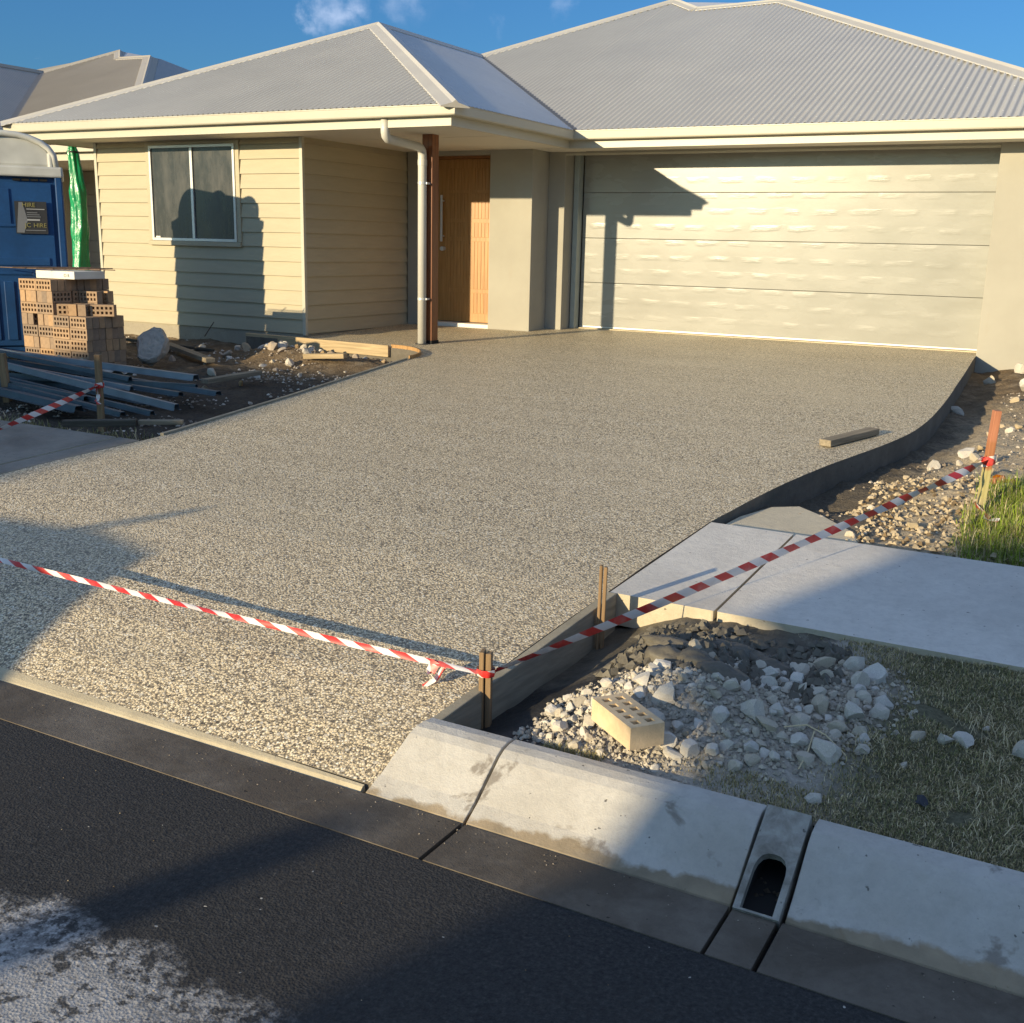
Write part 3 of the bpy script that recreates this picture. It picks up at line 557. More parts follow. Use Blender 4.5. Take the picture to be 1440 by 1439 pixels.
# front door
D = hp(MB().box(-1.835, -.955, -.60, -.56, .005, 2.04), 'front_door', M['door'], bevel=.003)
fm = MB(); fm.box(-1.87, -1.838, -.66, -.55, -.0, 2.075); fm.box(-.952, -.925, -.66, -.55, 0, 2.075); fm.box(-1.838, -.952, -.66, -.55, 2.043, 2.075); fm.build('door_frame', simple('frame_stain', (.30, .13, .045), .5, .15, 8), D, bevel=.002)
for (x0, x1) in ((-1.66, -1.36), (-1.30, -1.00)):
    for (z0, z1) in ((.12, .38), (.43, 1.03), (1.08, 1.26), (1.31, 1.62), (1.66, 1.93)):
        pm = MB(); k = 6; wd = (x1-x0)/k
        for i in range(k): pm.box(x0+i*wd+.0022, x0+(i+1)*wd-.0022, -.6045, -.598, z0, z1)
        pm.build('door_panel', M['door'], D, bevel=.002)
m = MB(); m.box(-1.735, -1.705, -.672, -.652, 1.02, 1.60); m.box(-1.728, -1.712, -.655, -.598, 1.08, 1.10); m.box(-1.728, -1.712, -.655, -.598, 1.52, 1.54); m.build('handle', M['alu'], D, bevel=.004)
m = MB(); m.tube([(-1.715, -.601, .93), (-1.715, -.66, .93)], .028, 14); m.build('lock', M['alu'], D)
m = MB(); m.box(-1.87, -.925, -.79, -.55, -.075, -.003); m.build('door_sill', M['white'], D, bevel=.004)
# garage door: four panels
G_ = empty('garage_door'); G_.parent = H
for i in range(4):
    m = MB(); m.box(-.015, 4.815, .0, .04, i*.5527+.0018, (i+1)*.5527-.0018); m.build('door_panel', M['gdoor'], G_, bevel=.004)
m = MB(); m.box(-.015, 4.815, .008, .035, -.016, .004); m.build('bottom_rail', M['alu'], G_)
m = MB(); m.box(-.02, 4.82, .03, .06, -.05, 2.2); m.build('backing', M['dark'], G_)
m = MB(); m.box(-.088, -.022, -.14, -.012, -.03, 2.10); m.build('door_track', M['track'], G_, bevel=.003)
m = MB(); m.box(4.822, 4.84, -.10, -.012, -.03, 2.10); m.build('door_track', M['track'], G_)
# post and downpipe
m = MB(); m.box(-.655, -.526, -.73-2, -.60-2, -.09, SOF); PO = hp(m, 'porch_post', M['post'], bevel=.004)
m = MB(); m.box(-.662, -.519, -2.737, -2.593, -.115, -.055); m.build('post_base', M['dark'], PO)
dp = [(-.625, -3.455, 2.235), (-.625, -3.455, 2.085), (-.625, -3.445, 2.045), (-.624, -3.415, 2.022), (-.622, -3.37, 2.015), (-.612, -2.88, 1.985), (-.611, -2.83, 1.972), (-.61, -2.802, 1.945), (-.61, -2.795, 1.90), (-.61, -2.795, -.13)]
m = MB(); m.tube(dp, .047, 18); DP = hp(m, 'downpipe', M['pvc'], smooth=True)
for z in (1.62, .40):
    m = MB(); m.tube([(-.61, -2.795, z-.012), (-.61, -2.795, z+.012)], .0505, 18); m.box(-.565, -.548, -2.80, -2.728, z-.01, z+.01); m.build('pipe_clip', M['alu'], DP)
m = MB(); m.tube([(-.61, -2.795, 1.86), (-.61, -2.795, 1.80)], .0505, 18); m.build('socket', M['pvc'], DP, smooth=False)
m = MB(); m.tube([(-.61, -2.795, -.16), (-.61, -2.795, -.085)], .075, 18); m.build('drain_sleeve', simple('dark_pvc', (.06, .055, .05), .6), DP)
# eaves
EP = [(-6.20, 6.0), (-6.20, -3.47), (.17, -3.47), (.17, -.83), (6.10, -.83), (6.10, 10)]
m = MB(); sweep(m, EP, [(.0, 2.212), (.004, 2.208), (.092, 2.210), (.098, 2.222), (.104, 2.296), (.108, 2.300), (.108, 2.310), (.094, 2.310), (.092, 2.30), (.0, 2.325)]); hp(m, 'gutter', M['cream'])
m = MB(); sweep(m, EP, [(-.022, 2.118), (.0, 2.118), (.0, 2.300), (-.022, 2.300)]); hp(m, 'fascia', M['cream'], bevel=.002)
def soffit(x0, x1, y0, y1): mm = MB(); mm.box(x0, x1, y0, y1, SOF, SOF+.012); return hp(mm, 'soffit', M['soffit'])
soffit(-6.178, -4.2, -3.448, 5.9); soffit(-4.19, -2.02, -3.448, -2.34); soffit(-2.01, .148, -3.448, -2.35); soffit(-2.2, .148, -2.335, -.5); soffit(.16, 6.078, -.808, .3); soffit(5.6, 6.078, .31, 9.9)
m = MB(); m.box(-.30, .17, -.80, -.36, 2.121, 2.125); hp(m, 'soffit_trim', M['soffit'])
# roof planes
EZ = 2.308
def corr(name, p0, ux, up, poly, mat, parent, pitch=.076, amp=.0115, per=6, off=.0):
    """corrugated sheet: ux along the eave, up up the slope, poly = [(s,t)...] simple polygon, t-monotone per s"""
    p0, ux, up = Vector(p0), Vector(ux).normalized(), Vector(up).normalized(); nn = ux.cross(up); nn = nn if nn.z > 0 else -nn
    s0, s1 = min(p[0] for p in poly), max(p[0] for p in poly); cnt = int((s1-s0)/(pitch/per)); mm = MB(); prev = None
    for i in range(cnt+1):
        s_ = s0+1e-5+(s1-s0-2e-5)*i/cnt; ts = []
        for k in range(len(poly)):
            (a, ta), (b, tb) = poly[k], poly[(k+1) % len(poly)]
            if (a-s_)*(b-s_) < 0: ts.append(ta+(tb-ta)*(s_-a)/(b-a))
        if len(ts) < 2: prev = None; continue
        h = amp*math.sin(2*math.pi*s_/pitch)+off; q = [p0+ux*s_+up*t_+nn*h for t_ in (min(ts), max(ts))]
        i0 = len(mm.v); mm.v += [tuple(x) for x in q]
        if prev is not None: mm.f.append((prev, i0, i0+1, prev+1)); mm.mi.append(0)
        prev = i0
    return mm.build(name, mat, parent, smooth=True)
def cap(p, q, n1, n2, wdt, mat, parent, name='ridge_cap', teeth=True):
    """folded capping along a hip: flange down each plane (normals n1, n2), scalloped edges, small roll at the fold"""
    p, q = Vector(p), Vector(q); l = (q-p).normalized(); mm = MB(); Ln = (q-p).length; k = max(2, int(Ln/.038))
    fl = []
    for nn in (n1, n2):
        nn = Vector(nn).normalized(); d = nn.cross(l); d = d if d.z < 0 or abs(d.z) < 1e-4 else -d; fl.append((d.normalized(), nn))
    upn = (fl[0][1]+fl[1][1]).normalized(); rows = []
    for i in range(k+1):
        c = p+l*(Ln*i/k); ww = wdt+(.010 if i % 2 else 0)*teeth; r = []
        d, nn = fl[0]; r += [c+d*ww+nn*.004, c+d*(wdt-.006)+nn*.014, c+d*.028+nn*.015]
        r += [c+upn*.034]
        d, nn = fl[1]; r += [c+d*.028+nn*.015, c+d*(wdt-.006)+nn*.014, c+d*ww+nn*.004]; rows.append(r)
    for i in range(k):
        b = 7*i
        for j in range(6): mm.f.append((b+j, b+j+1, b+j+8, b+j+7)); mm.mi.append(0)
    for r in rows: mm.v += [tuple(x) for x in r]
    mm.f.append(tuple(range(7))); mm.f.append(tuple(7*k+j for j in range(7))); mm.mi += [0, 0]
    return mm.build(name, mat, parent)
AP = Vector((-3.08, -.12, 3.82)); FL_ = Vector((-6.32, -3.58, EZ)); FR_ = Vector((.285, -3.58, EZ)); VB = Vector((.285, -.94, EZ)); P0 = Vector((-3.08, 2.59, 3.82))
def plane_sheet(name, a, b, pts, mat, parent, **k):
    """a-b the eave line, pts the polygon corners in 3d"""
    a, b = Vector(a), Vector(b); ux = (b-a).normalized(); far = max((Vector(p) for p in pts), key=lambda p: (p-a-ux*((p-a).dot(ux))).length)
    v_ = far-a; up = (v_-ux*v_.dot(ux)).normalized(); return corr(name, a, ux, up, [((Vector(p)-a).dot(ux), (Vector(p)-a).dot(up)) for p in pts], mat, parent, **k)
plane_sheet('roof_sheet', FL_, FR_, [FL_, FR_, AP], M['roof'], H)
plane_sheet('roof_sheet', FR_, VB, [FR_, VB, P0, AP], M['roof'], H, off=.001, amp=.0028)
LB = Vector((-6.32, 6, EZ)); LP = Vector((-3.08, 2.59, 3.82))
plane_sheet('roof_sheet', FL_, LB, [FL_, LB, LP+Vector((0, 3.4, 0)), AP], M['roof'], H)
PT = .43
def mz(y): return EZ+PT*(y+.94)
P1 = Vector((-.93, 5.16, mz(5.16))); P2 = Vector((-.28, 4.45, mz(4.45))); P3 = Vector((1.09, 4.53, mz(4.53))); CR = Vector((6.21, -.94, EZ))
plane_sheet('roof_sheet', VB, CR, [VB, CR, P3, P2, P1, P0], M['roof'], H)
sm_ = MB()
def screws(a, ux, up, nn, rows, inside_):
    for t_ in rows:
        k = 0
        while k*.228 < 9:
            s_ = .019+k*.228; p = a+ux*s_+up*t_; k += 1
            if inside_(p):
                c = p+nn*.0105; d = .007
                sm_.add([c+ux*d, c+up*d, c-ux*d, c-up*d, c+nn*.006], [(0, 1, 4), (1, 2, 4), (2, 3, 4), (3, 0, 4)])
upF = Vector((0, 1, .438)).normalized(); upM = Vector((0, 1, PT)).normalized(); X1 = Vector((1, 0, 0))
screws(FL_, X1, upF, upF.cross(X1)*-1, (.18, 1.0, 1.9, 2.8), lambda p: FL_.x+(p.y-FL_.y)/(AP.y-FL_.y)*(AP.x-FL_.x)+.2 < p.x < FR_.x-(p.y-FR_.y)/(AP.y-FR_.y)*(FR_.x-AP.x)-.2)
screws(VB, X1, upM, upM.cross(X1)*-1, (.18, 1.0, 1.9, 2.8, 3.7, 4.6), lambda p: p.x < CR.x-(p.y-CR.y)*.93-.2)
kind(sm_.build('roof_screws', M['alu'], H), 'stuff')
# rear and side slopes, out of sight from the street
def flat(name, pts, mat, par): mm = MB(); mm.add(pts, [tuple(range(len(pts)))]); return mm.build(name, mat, par)
CB = Vector((6.21, 10.2, EZ)); Rb = Vector((1.09, 4.75, P3.z))
flat('roof_slope', [CR, CB, Rb, P3], M['roof'], H); flat('roof_slope', [CB, Vector((-6.32, 10.2, EZ)), Vector((-.93, 5.3, P1.z)), P1, P2, Rb], M['roof'], H)
flat('roof_slope', [Vector((-6.32, 10.2, EZ)), LB, P0, P1, Vector((-.93, 5.3, P1.z))], M['roof'], H)
nF = Vector((0, -.438, 1)); nR = Vector((.449, 0, 1)); nL = Vector((-.466, 0, 1)); nM = Vector((0, -PT, 1)); nMR = Vector((.47, 0, 1)); nMB = Vector((0, .43, 1)); nML = Vector((-.43, .1, 1))
cap(FL_, AP, nF, nL, .15, M['cap'], H); cap(FR_, AP, nF, nR, .15, M['cap'], H); cap(AP, P0, nR, nL, .12, M['cap'], H)
cap(P0, P1, nM, nML, .15, M['cap'], H); cap(P1, P2, nM, nMR, .13, M['cap'], H); cap(P2, P3, nM, nMB, .13, M['cap'], H); cap(CR, P3, nM, nMR, .16, M['cap'], H)
m = MB(); dv = (P0-VB).normalized(); m.bar(VB+Vector((0, 0, .01)), P0+Vector((0, 0, .01)), .07, .012, up=nR+nM); hp(m, 'valley_gutter', M['valley'])

# ------------------------------------------------------------------ neighbouring house on the left
NH = empty('neighbour_house'); tag(NH, 'neighbouring house with taupe corrugated hip roof behind the blue toilet', 'house')
def npz(y): return 2.33+.43*(y+1.0)
nP0 = Vector((-14.11, 3.45, npz(3.45))); nV = Vector((-11.0, .2, npz(.2))); nP1 = Vector((-13.26, 4.75, npz(4.75))); nP2 = Vector((-12.56, 4.09, npz(4.09))); nP3 = Vector((-11.63, 4.03, npz(4.03))); nC = Vector((-6.95, -1.0, 2.33)); nVB = Vector((-9.85, -1.0, 2.33))
plane_sheet('roof_sheet', nVB, nC, [nVB, nC, nP3, nP2, nP1, nP0], M['roof2'], NH)
nA = nP0+Vector((0, -2.2, 0)); nE0 = Vector((nVB.x, -2.4, 2.33))
plane_sheet('roof_sheet', nE0, nVB, [nE0, nVB, nP0, nA], M['roof2'], NH, amp=.0028)
plane_sheet('roof_sheet', Vector((-18.4, -2.4, 2.33)), nE0, [Vector((-18.4, -2.4, 2.33)), nE0, nA], M['roof2'], NH)
nB = Vector((-6.95, 9, 2.33)); flat('roof_slope', [nC, nB, Vector((nP3.x, 4.3, nP3.z)), nP3], M['roof2'], NH)
flat('roof_slope', [nB, Vector((-18.4, 9, 2.33)), Vector((nP1.x, 4.9, nP1.z)), nP1, nP2, Vector((nP3.x, 4.3, nP3.z))], M['roof2'], NH)
flat('roof_slope', [Vector((-18.4, 9, 2.33)), Vector((-18.4, -2.4, 2.33)), nA, nP0, nP1, Vector((nP1.x, 4.9, nP1.z))], M['roof2'], NH)
cap(nP0, nP1, nM, nML, .15, M['cap2'], NH); cap(nP1, nP2, nM, nMR, .12, M['cap2'], NH); cap(nP2, nP3, nM, nMB, .12, M['cap2'], NH); cap(nC, nP3, nM, nMR, .15, M['cap2'], NH); cap(nA, nP0, nR, nL, .12, M['cap2'], NH)
m = MB(); m.bar(nVB+Vector((0, 0, .01)), nP0+Vector((0, 0, .01)), .22, .015, up=nR+nM); m.build('valley_gutter', M['valley'], NH)
m = MB(); sweep(m, [(nVB.x, -.94), (-7.0, -.94), (-7.0, 9)], [(.0, 2.215), (.10, 2.215), (.105, 2.32), (.0, 2.33)]); m.build('gutter', M['cream'], NH)
m = MB(); sweep(m, [(nVB.x, -.92), (-7.02, -.92), (-7.02, 9)], [(-.02, 2.10), (.0, 2.10), (.0, 2.21), (-.02, 2.21)]); m.build('fascia', M['cream'], NH)
m = MB(); m.box(-18, -7.04, -.9, 8.9, 2.105, 2.118); m.build('soffit', M['soffit'], NH)
zc = -.3
while zc < 2.1:
    m = MB()
    m.box(-18, -7.45, 1.2, 1.4, zc, min(zc+.193, 2.104)); m.build('block_course', M['block'], NH, bevel=.003); zc += .2
m = MB(); m.box(-17.95, -7.47, 1.22, 8.8, -.4, 2.10); m.build('wall', M['block'], NH)
m = MB(); m.box(-10.9, -10.6, -.9, 1.2, -.3, 2.104); m.build('porch_pier', M['block'], NH)

# ------------------------------------------------------------------ portable toilet
PT_ = empty('portable_toilet', (-4.28, -5.10, -.30), math.radians(50)); tag(PT_, 'blue plastic portable toilet with grey domed roof at the left edge', 'portable toilet')
hw = .49
m = MB(); m.box(-hw+.02, hw-.02, -hw+.02, hw-.02, .10, 1.86); m.build('body', M['loo_blue'], PT_)
for sx_ in (-1, 1):
    for sy_ in (-1, 1): m = MB(); m.box(sx_*hw-.035, sx_*hw+.035, sy_*hw-.035, sy_*hw+.035, .06, 1.90); m.build('corner_post', M['loo_blue'], PT_, bevel=.012)
m = MB(); m.box(-hw-.03, hw+.03, -hw-.03, hw+.03, 0, .10); m.build('skid_base', M['loo_blue'], PT_, bevel=.01)
dm = MB(); dm.box(-.38, .42, -hw-.012, -hw+.025, .16, 1.80); DR = dm.build('door', M['loo_blue'], PT_, bevel=.008)
for (a, b, c, d) in ((-.34, .02, 1.36, 1.74), (-.32, .36, .98, 1.06)):
    m = MB(); m.box(a, b, -hw-.022, -hw-.01, c, d); m.build('raised_panel', M['loo_blue'], DR, bevel=.01)
for xx in (-.26, -.10, .06, .22): m = MB(); m.box(xx, xx+.10, -hw-.024, -hw-.010, .22, .82); m.build('raised_rib', M['loo_blue'], DR, bevel=.012)
for a, b in (((-.37, -hw-.014, 1.38), (.10, -hw-.014, 1.38)), ((.10, -hw-.014, 1.38), (.36, -hw-.014, 1.52)), ((-.37, -hw-.014, .90), (.18, -hw-.014, .90)), ((.18, -hw-.014, .90), (.40, -hw-.014, .80)), ((-.06, -hw-.014, 1.38), (-.06, -hw-.014, 1.78))): m = MB(); m.bar(a, b, .022, .03); m.build('door_crease', M['loo_blue'], DR, bevel=.006)
for sx_ in (-1, 1):
    for c in (-.28, 0, .28): m = MB(); m.box(sx_*(hw-.005)-.015, sx_*(hw-.005)+.015, c-.10, c+.10, .25, 1.7); m.build('side_rib', M['loo_blue'], PT_, bevel=.01)
m = MB(); m.box(-hw-.05, hw+.05, -hw-.05, hw+.05, 1.86, 1.965); RF = m.build('roof', M['loo_roof'], PT_, bevel=.02)
for k in range(4): m = MB(); m.box(.06+k*.085, .13+k*.085, -hw-.002, -hw+.024, 1.822, 1.845); m.build('vent_slot', M['dark'], PT_)
m = MB(); m.box(-.30, -.22, -hw-.035, -hw-.01, 1.12, 1.20); m.build('latch', M['rubber'], DR, bevel=.006)
nA_, prof = 12, []
for k in range(nA_+1): a = math.pi*k/nA_; prof.append((hw*.96*math.cos(a), 0, 1.96+.31*math.sin(a)**.75))
m = MB(); m.prism([(x, -hw*.92, z) for x, _, z in prof], (0, hw*1.84, 0)); m.build('dome', M['loo_roof'], RF, bevel=.03)
for yy in (-hw*.95, .0): m = MB(); m.tube([(x*1.02, yy, z+.006) for x, _, z in prof], .03, 8); m.build('dome_rib', M['loo_roof'], RF, smooth=True)
m = MB(); m.tube([(.43, -.45, 1.95), (.43, -.45, 2.10)], .03, 12); m.build('vent_pipe', M['loo_roof'], RF)
SG = MB().box(.06, .36, -hw-.034, -hw-.027, 1.30, 1.62).build('hire_sign', M['sign_dark'], PT_); SG['label'] = 'dark hire company sign on the toilet door'
m = MB(); m.add([(.065, -hw-.0355, 1.31), (.135, -hw-.0355, 1.31), (.175, -hw-.0355, 1.43), (.135, -hw-.0355, 1.61), (.10, -hw-.0355, 1.61)], [(0, 1, 2, 3, 4)]); m.build('print_flash', M['sign_grey'], SG)
def text(body, size, loc, mat, parent, name='lettering', rx=math.pi/2):
    cu = bpy.data.curves.new(name, 'FONT'); cu.body = body; cu.size = size; cu.extrude = .0008; to = bpy.data.objects.new(name, cu); COL.objects.link(to)
    dg = bpy.context.evaluated_depsgraph_get(); me = bpy.data.meshes.new_from_object(to.evaluated_get(dg)); bpy.data.objects.remove(to); me.materials.clear(); me.materials.append(mat)
    o = bpy.data.objects.new(name, me); COL.objects.link(o); o.parent = parent; o.location = loc; o.rotation_euler = (rx, 0, 0); return o
text('HIRE', .06, (.13, -hw-.038, 1.565), M['sign_yellow'], SG); text('JC', .06, (.145, -hw-.038, 1.365), M['sign_yellow'], SG); text('HIRE', .06, (.225, -hw-.038, 1.365), M['sign_yellow'], SG)
for zz, x1, wh in ((1.54, .34, 1), (1.505, .27, 0), (1.485, .29, 0), (1.465, .30, 0), (1.33, .34, 0), (1.43, .29, 1)):
    m = MB(); m.box(.17 if zz > 1.4 else .15, x1, -hw-.0375, -hw-.035, zz, zz+(.016 if zz == 1.43 else .008)); m.build('print_line', M['sign_white'] if wh else M['sign_grey'], SG)

# green temporary downpipe
m = MB(); pts = []; rr = []
for k in range(30):
    f_ = k/29; pts.append((-6.36+.02*math.sin(f_*7)+.06*f_, -2.5+.03*math.sin(f_*5), 2.135-f_*2.35)); rr.append(.050+.050*min(1, f_*4)**.7+.006*math.sin(f_*31)+.004*math.sin(f_*57))
nn_ = 36
for i_, (p_, r_) in enumerate(zip(pts, rr)):
    for k in range(nn_):
        an = 2*math.pi*k/nn_; q_ = 1+.10*math.sin(3*an+i_*.25)+.09*math.sin(7*an+1.3*math.sin(i_*.4))+.05*fbm(math.cos(an)*2+i_*.3, math.sin(an)*2, i_*.35)
        m.v.append((p_[0]+r_*q_*math.cos(an), p_[1]+r_*q_*math.sin(an), p_[2]))
m.f += [(i_*nn_+k, i_*nn_+(k+1) % nn_, (i_+1)*nn_+(k+1) % nn_, (i_+1)*nn_+k) for i_ in range(29) for k in range(nn_)]; m.mi += [0]*(29*nn_)
GS = tag(m.build('plastic_downpipe', M['green'], smooth=True), 'shiny green plastic sleeve hanging from the eave as temporary downpipe', 'temporary downpipe')
m = MB(); m.tube([(pts[1][0], pts[1][1], 2.075), (pts[1][0], pts[1][1], 2.055)], rr[1]*1.12, 16); m.build('tie', M['rubber'], GS)

# ------------------------------------------------------------------ bricks
def brick_mesh(mat, lx=.230, ly=.076, lz=.110, nx=5, nz=2, hx=.024, hz=.026):
    """perforated brick standing on edge: holes run through ly"""
    xs_ = [-lx/2]; gx = (lx-nx*hx)/(nx+1)
    for i in range(nx): a = -lx/2+gx*(i+1)+hx*i; xs_ += [a, a+hx]
    xs_.append(lx/2); zs_ = [0]; gz = (lz-nz*hz)/(nz+1)
    for i in range(nz): a = gz*(i+1)+hz*i; zs_ += [a, a+hz]
    zs_.append(lz); mm = MB(); A, B = len(xs_), len(zs_)
    for y in (-ly/2, ly/2): mm.v += [(x, y, z) for z in zs_ for x in xs_]
    Fs = []; o2 = A*B
    for j in range(B-1):
        for i in range(A-1):
            q = (j*A+i, j*A+i+1, (j+1)*A+i+1, (j+1)*A+i)
            if i % 2 == 1 and j % 2 == 1: Fs += [(q[k], q[(k+1) % 4], o2+q[(k+1) % 4], o2+q[k]) for k in range(4)]
            else: Fs += [q, tuple(o2+k for k in reversed(q))]
    ring = [i for i in range(A)]+[j*A+A-1 for j in range(1, B)]+[(B-1)*A+i for i in range(A-2, -1, -1)]+[j*A for j in range(B-2, 0, -1)]
    Fs += [(ring[k], o2+ring[k], o2+ring[(k+1) % len(ring)], ring[(k+1) % len(ring)]) for k in range(len(ring))]
    mm.f = Fs; mm.mi = [0]*len(Fs); return mm
proto_b = brick_mesh(M['brick']).build('brick', M['brick'])
def put_brick(x, y, z, rz, label, group, rx=0, ry=0, first=[True]):
    if first[0]: o = proto_b; first[0] = False
    else: o = proto_b.copy(); COL.objects.link(o)
    o.location = (x, y, z); o.rotation_euler = (rx, ry, rz); tag(o, label, 'brick', group); return o
random.seed(11)
OX, OY, BZ, CH = -3.52, -5.66, -.33, .1125
GA, GB = 'bricks stacked in the tall column', 'bricks stacked in the lower column'
def jit(a=.011): return random.uniform(-a, a)
NTH = ['bottom', 'second', 'third', 'fourth', 'fifth', 'sixth', 'seventh', 'top']; BK = ['', 'second ', 'third ', 'fourth ', 'fifth ', 'sixth ', 'seventh ', 'eighth ', 'ninth ']
def course(x0, y0, w_n, depth, z, style, col, nth, grp, x_skip=()):
    """style 0: perforated faces to the front, rows of bricks behind; 1: bricks turned end-on to the street"""
    if style == 0:
        rows = int(depth/.078)
        for i in range(w_n):
            sd = ('left', 'right')[i]
            for r in range(rows):
                lab = f'{sd} front brick with holes showing, {nth} course, {col} column' if r == 0 else f'{sd} side brick {BK[r]}behind the front, {nth} course, {col} column'
                put_brick(x0+.117+i*.238+jit(), y0+.04+r*.078+jit(.002), z, jit(.045), lab, grp)
    else:
        cols = int(w_n*.238/.079); rws = int(depth/.234)
        for c in range(cols):
            if c in x_skip: continue
            for r in range(rws):
                lab = f'end-on brick, {BK[c] or "first "}from left, {("street side", "middle row", "back row")[r]}, {nth} course, {col} column'
                put_brick(x0+.04+c*.080+jit(.002), y0+.118+r*.236+jit(.008), z, math.pi/2+jit(.05), lab, grp)
for k in range(8): course(OX, OY, 2, .72, BZ+k*CH, 0 if k % 2 == 1 else 1, 'tall', NTH[k], GA, (2,) if k == 4 else ())
for k in range(5): course(OX+.492, OY-.03, 2, .47, BZ+k*CH, 0, 'lower', NTH[k] if k < 4 else 'top', GB)
for r, (x, y, a) in enumerate([(.60, .12, math.pi/2+.5), (.685, .16, math.pi/2+.5)]): put_brick(OX+.492+x-.42, OY+y, BZ+5*CH, a, ['brick turned askew on top of the lower column, left one', 'brick turned askew on top of the lower column beside another'][r], 'loose bricks on the pile')
put_brick(OX+.66, OY+.05, BZ+5*CH, .62, 'brick lying angled on the lower column with its holes to the street', 'loose bricks on the pile')
put_brick(OX+.93, OY+.22, BZ+5*CH, .50, 'brick at the right top of the lower column with holes to the street', 'loose bricks on the pile')
put_brick(OX+.60, OY+.36, BZ+6*CH, .1, 'brick standing out of the tall column above the lower one', 'loose bricks on the pile'); put_brick(OX+.60, OY+.36, BZ+5*CH, .1, 'brick under the protruding one at the side of the tall column', 'loose bricks on the pile')
for k in range(2): put_brick(OX+.58, OY+.52, BZ+(5+k)*CH, .05, ['brick at the back of the step between the two columns, lower', 'brick at the back of the step between the two columns, upper'][k], 'loose bricks on the pile')
put_brick(OX-.10, OY-.10, soil_h(OX-.1, OY-.1), .15, 'single perforated brick standing alone left of the pile', None)
put_brick(OX+.13, OY-.12, soil_h(OX+.13, OY-.12), math.pi/2-.3, 'brick leaning end-on at the foot of the tall column', None)
# box and rods on the pile
m = MB(); m.box(-.26, .26, -.20, .20, 0, .075); BX = m.build('white_box', M['boxw'], loc=(OX+.33, OY+.36, BZ+8*CH+.002), bevel=.004); BX.rotation_euler = (0, 0, .06); tag(BX, 'flat white carton lying on top of the brick pile', 'box')
for xx, ch_ in ((.12, 'O'), (.17, 'R')): text(ch_, .045, (xx, -.2025, .02), M['sign_grey'], BX)
zt = BZ+8*CH+.082
for k in range(5):
    m = MB(); x0 = OX-.42+k*.10; m.tube([(x0, OY+.10+k*.11, zt+.012), (x0+.75, OY+.17+k*.10, zt+.010)], .0055, 6); tag(m.build('steel_rod', M['rebar']), ['thin rusty rod nearest the street on the white carton', 'second thin rod from the street on the white carton', 'middle thin rod of five on the white carton', 'fourth thin rod from the street on the white carton', 'thin rod farthest back on the white carton'][k], 'steel rod', 'rods on the carton')
for k in range(2):
    m = MB(); m.tube([(OX-.10+k*.35, OY+.02, zt+.022), (OX+.30+k*.30, OY+.66, zt+.022)], .0055, 6); tag(m.build('steel_rod', M['rebar']), ['left thin rod lying crosswise over the others on the carton', 'right thin rod lying crosswise over the others on the carton'][k], 'steel rod', 'rods on the carton')

# brick on the rubble, holes upward
bb = brick_mesh(M['brick_pale'], .232, .070, .114); bo = bb.build('brick', M['brick_pale'])
a_ = Vector((4.925, -10.22, 0)); b_ = Vector((5.112, -10.36, 0)); ang = math.atan2(b_.y-a_.y, b_.x-a_.x)
bo.matrix_world = Matrix.Translation((5.030, -10.235, -.367)) @ Matrix.Rotation(ang, 4, 'Z') @ Matrix.Rotation(math.radians(-90), 4, 'X') @ Matrix.Translation((0, 0, -.057))
tag(bo, 'sandy perforated brick lying on the rubble heap behind the kerb', 'brick')

# ------------------------------------------------------------------ steel battens, timbers, debris on the left
def tophat(mb, a, b, wd=.075, ht=.04, t_=.004):
    a, b = Vector(a), Vector(b); d = (b-a).normalized(); s_ = d.cross(Vector((0, 0, 1))).normalized(); u_ = s_.cross(d)
    pr = [(-wd*.75, 0), (-wd*.45, 0), (-wd*.3, ht), (wd*.3, ht), (wd*.45, 0), (wd*.75, 0)]; pr = pr+[(x, z-t_) for x, z in reversed(pr)]; n = len(pr)
    A = [a+s_*x+u_*z for x, z in pr]; B = [b+s_*x+u_*z for x, z in pr]
    mb.add(A+B, [(i, (i+1) % n, n+(i+1) % n, n+i) for i in range(n)]+[tuple(range(n)), tuple(reversed(range(n, 2*n)))])
BT = [((-4.6, -6.00, -.12), (-.75, -6.10, -.19), .085, 'top pale steel batten nearest the brick pile'), ((-4.5, -6.12, -.16), (-.25, -6.36, -.25), .075, 'steel batten reaching farthest right of the bundle'),
      ((-4.5, -6.25, -.20), (-.45, -6.58, -.25), .06, 'steel batten in the middle of the bundle'), ((-4.4, -6.28, -.09), (-.02, -7.05, -.27), .055, 'bright steel batten lying slantwise across the bundle'),
      ((-4.3, -6.44, -.19), (-.12, -7.20, -.30), .05, 'steel batten just in front of the bright slanting one'), ((-4.2, -6.55, -.20), (-.30, -7.32, -.31), .06, 'dark steel batten at the street side of the bundle'),
      ((-4.2, -6.78, -.24), (-.75, -7.34, -.315), .09, 'broad dull steel sheet closest to the footpath'), ((-4.0, -6.20, -.27), (-.60, -6.80, -.30), .07, 'lowest dark batten showing between the others'),
      ((-4.4, -6.06, -.07), (-1.15, -6.46, -.19), .045, 'short thin batten lying on top of the others near the bricks'), ((-3.6, -6.92, -.25), (-.55, -6.30, -.235), .05, 'thin batten crossing the bundle the other way'),
      ((-4.1, -6.34, -.15), (-.85, -6.72, -.22), .045, 'narrow batten tucked beside the slanting bright one'), ((-4.3, -6.66, -.20), (-.95, -7.10, -.27), .05, 'narrow dark batten over the broad dull sheet')]
for i_, (a, b, wd, lab) in enumerate(BT): m = MB(); tophat(m, a, b, wd, .032 if i_ % 3 else .045); tag(m.build('steel_batten', M['steel_pale'] if i_ in (0, 3, 10) else M['steel_blue']), lab, 'steel batten', 'steel battens in a heap')
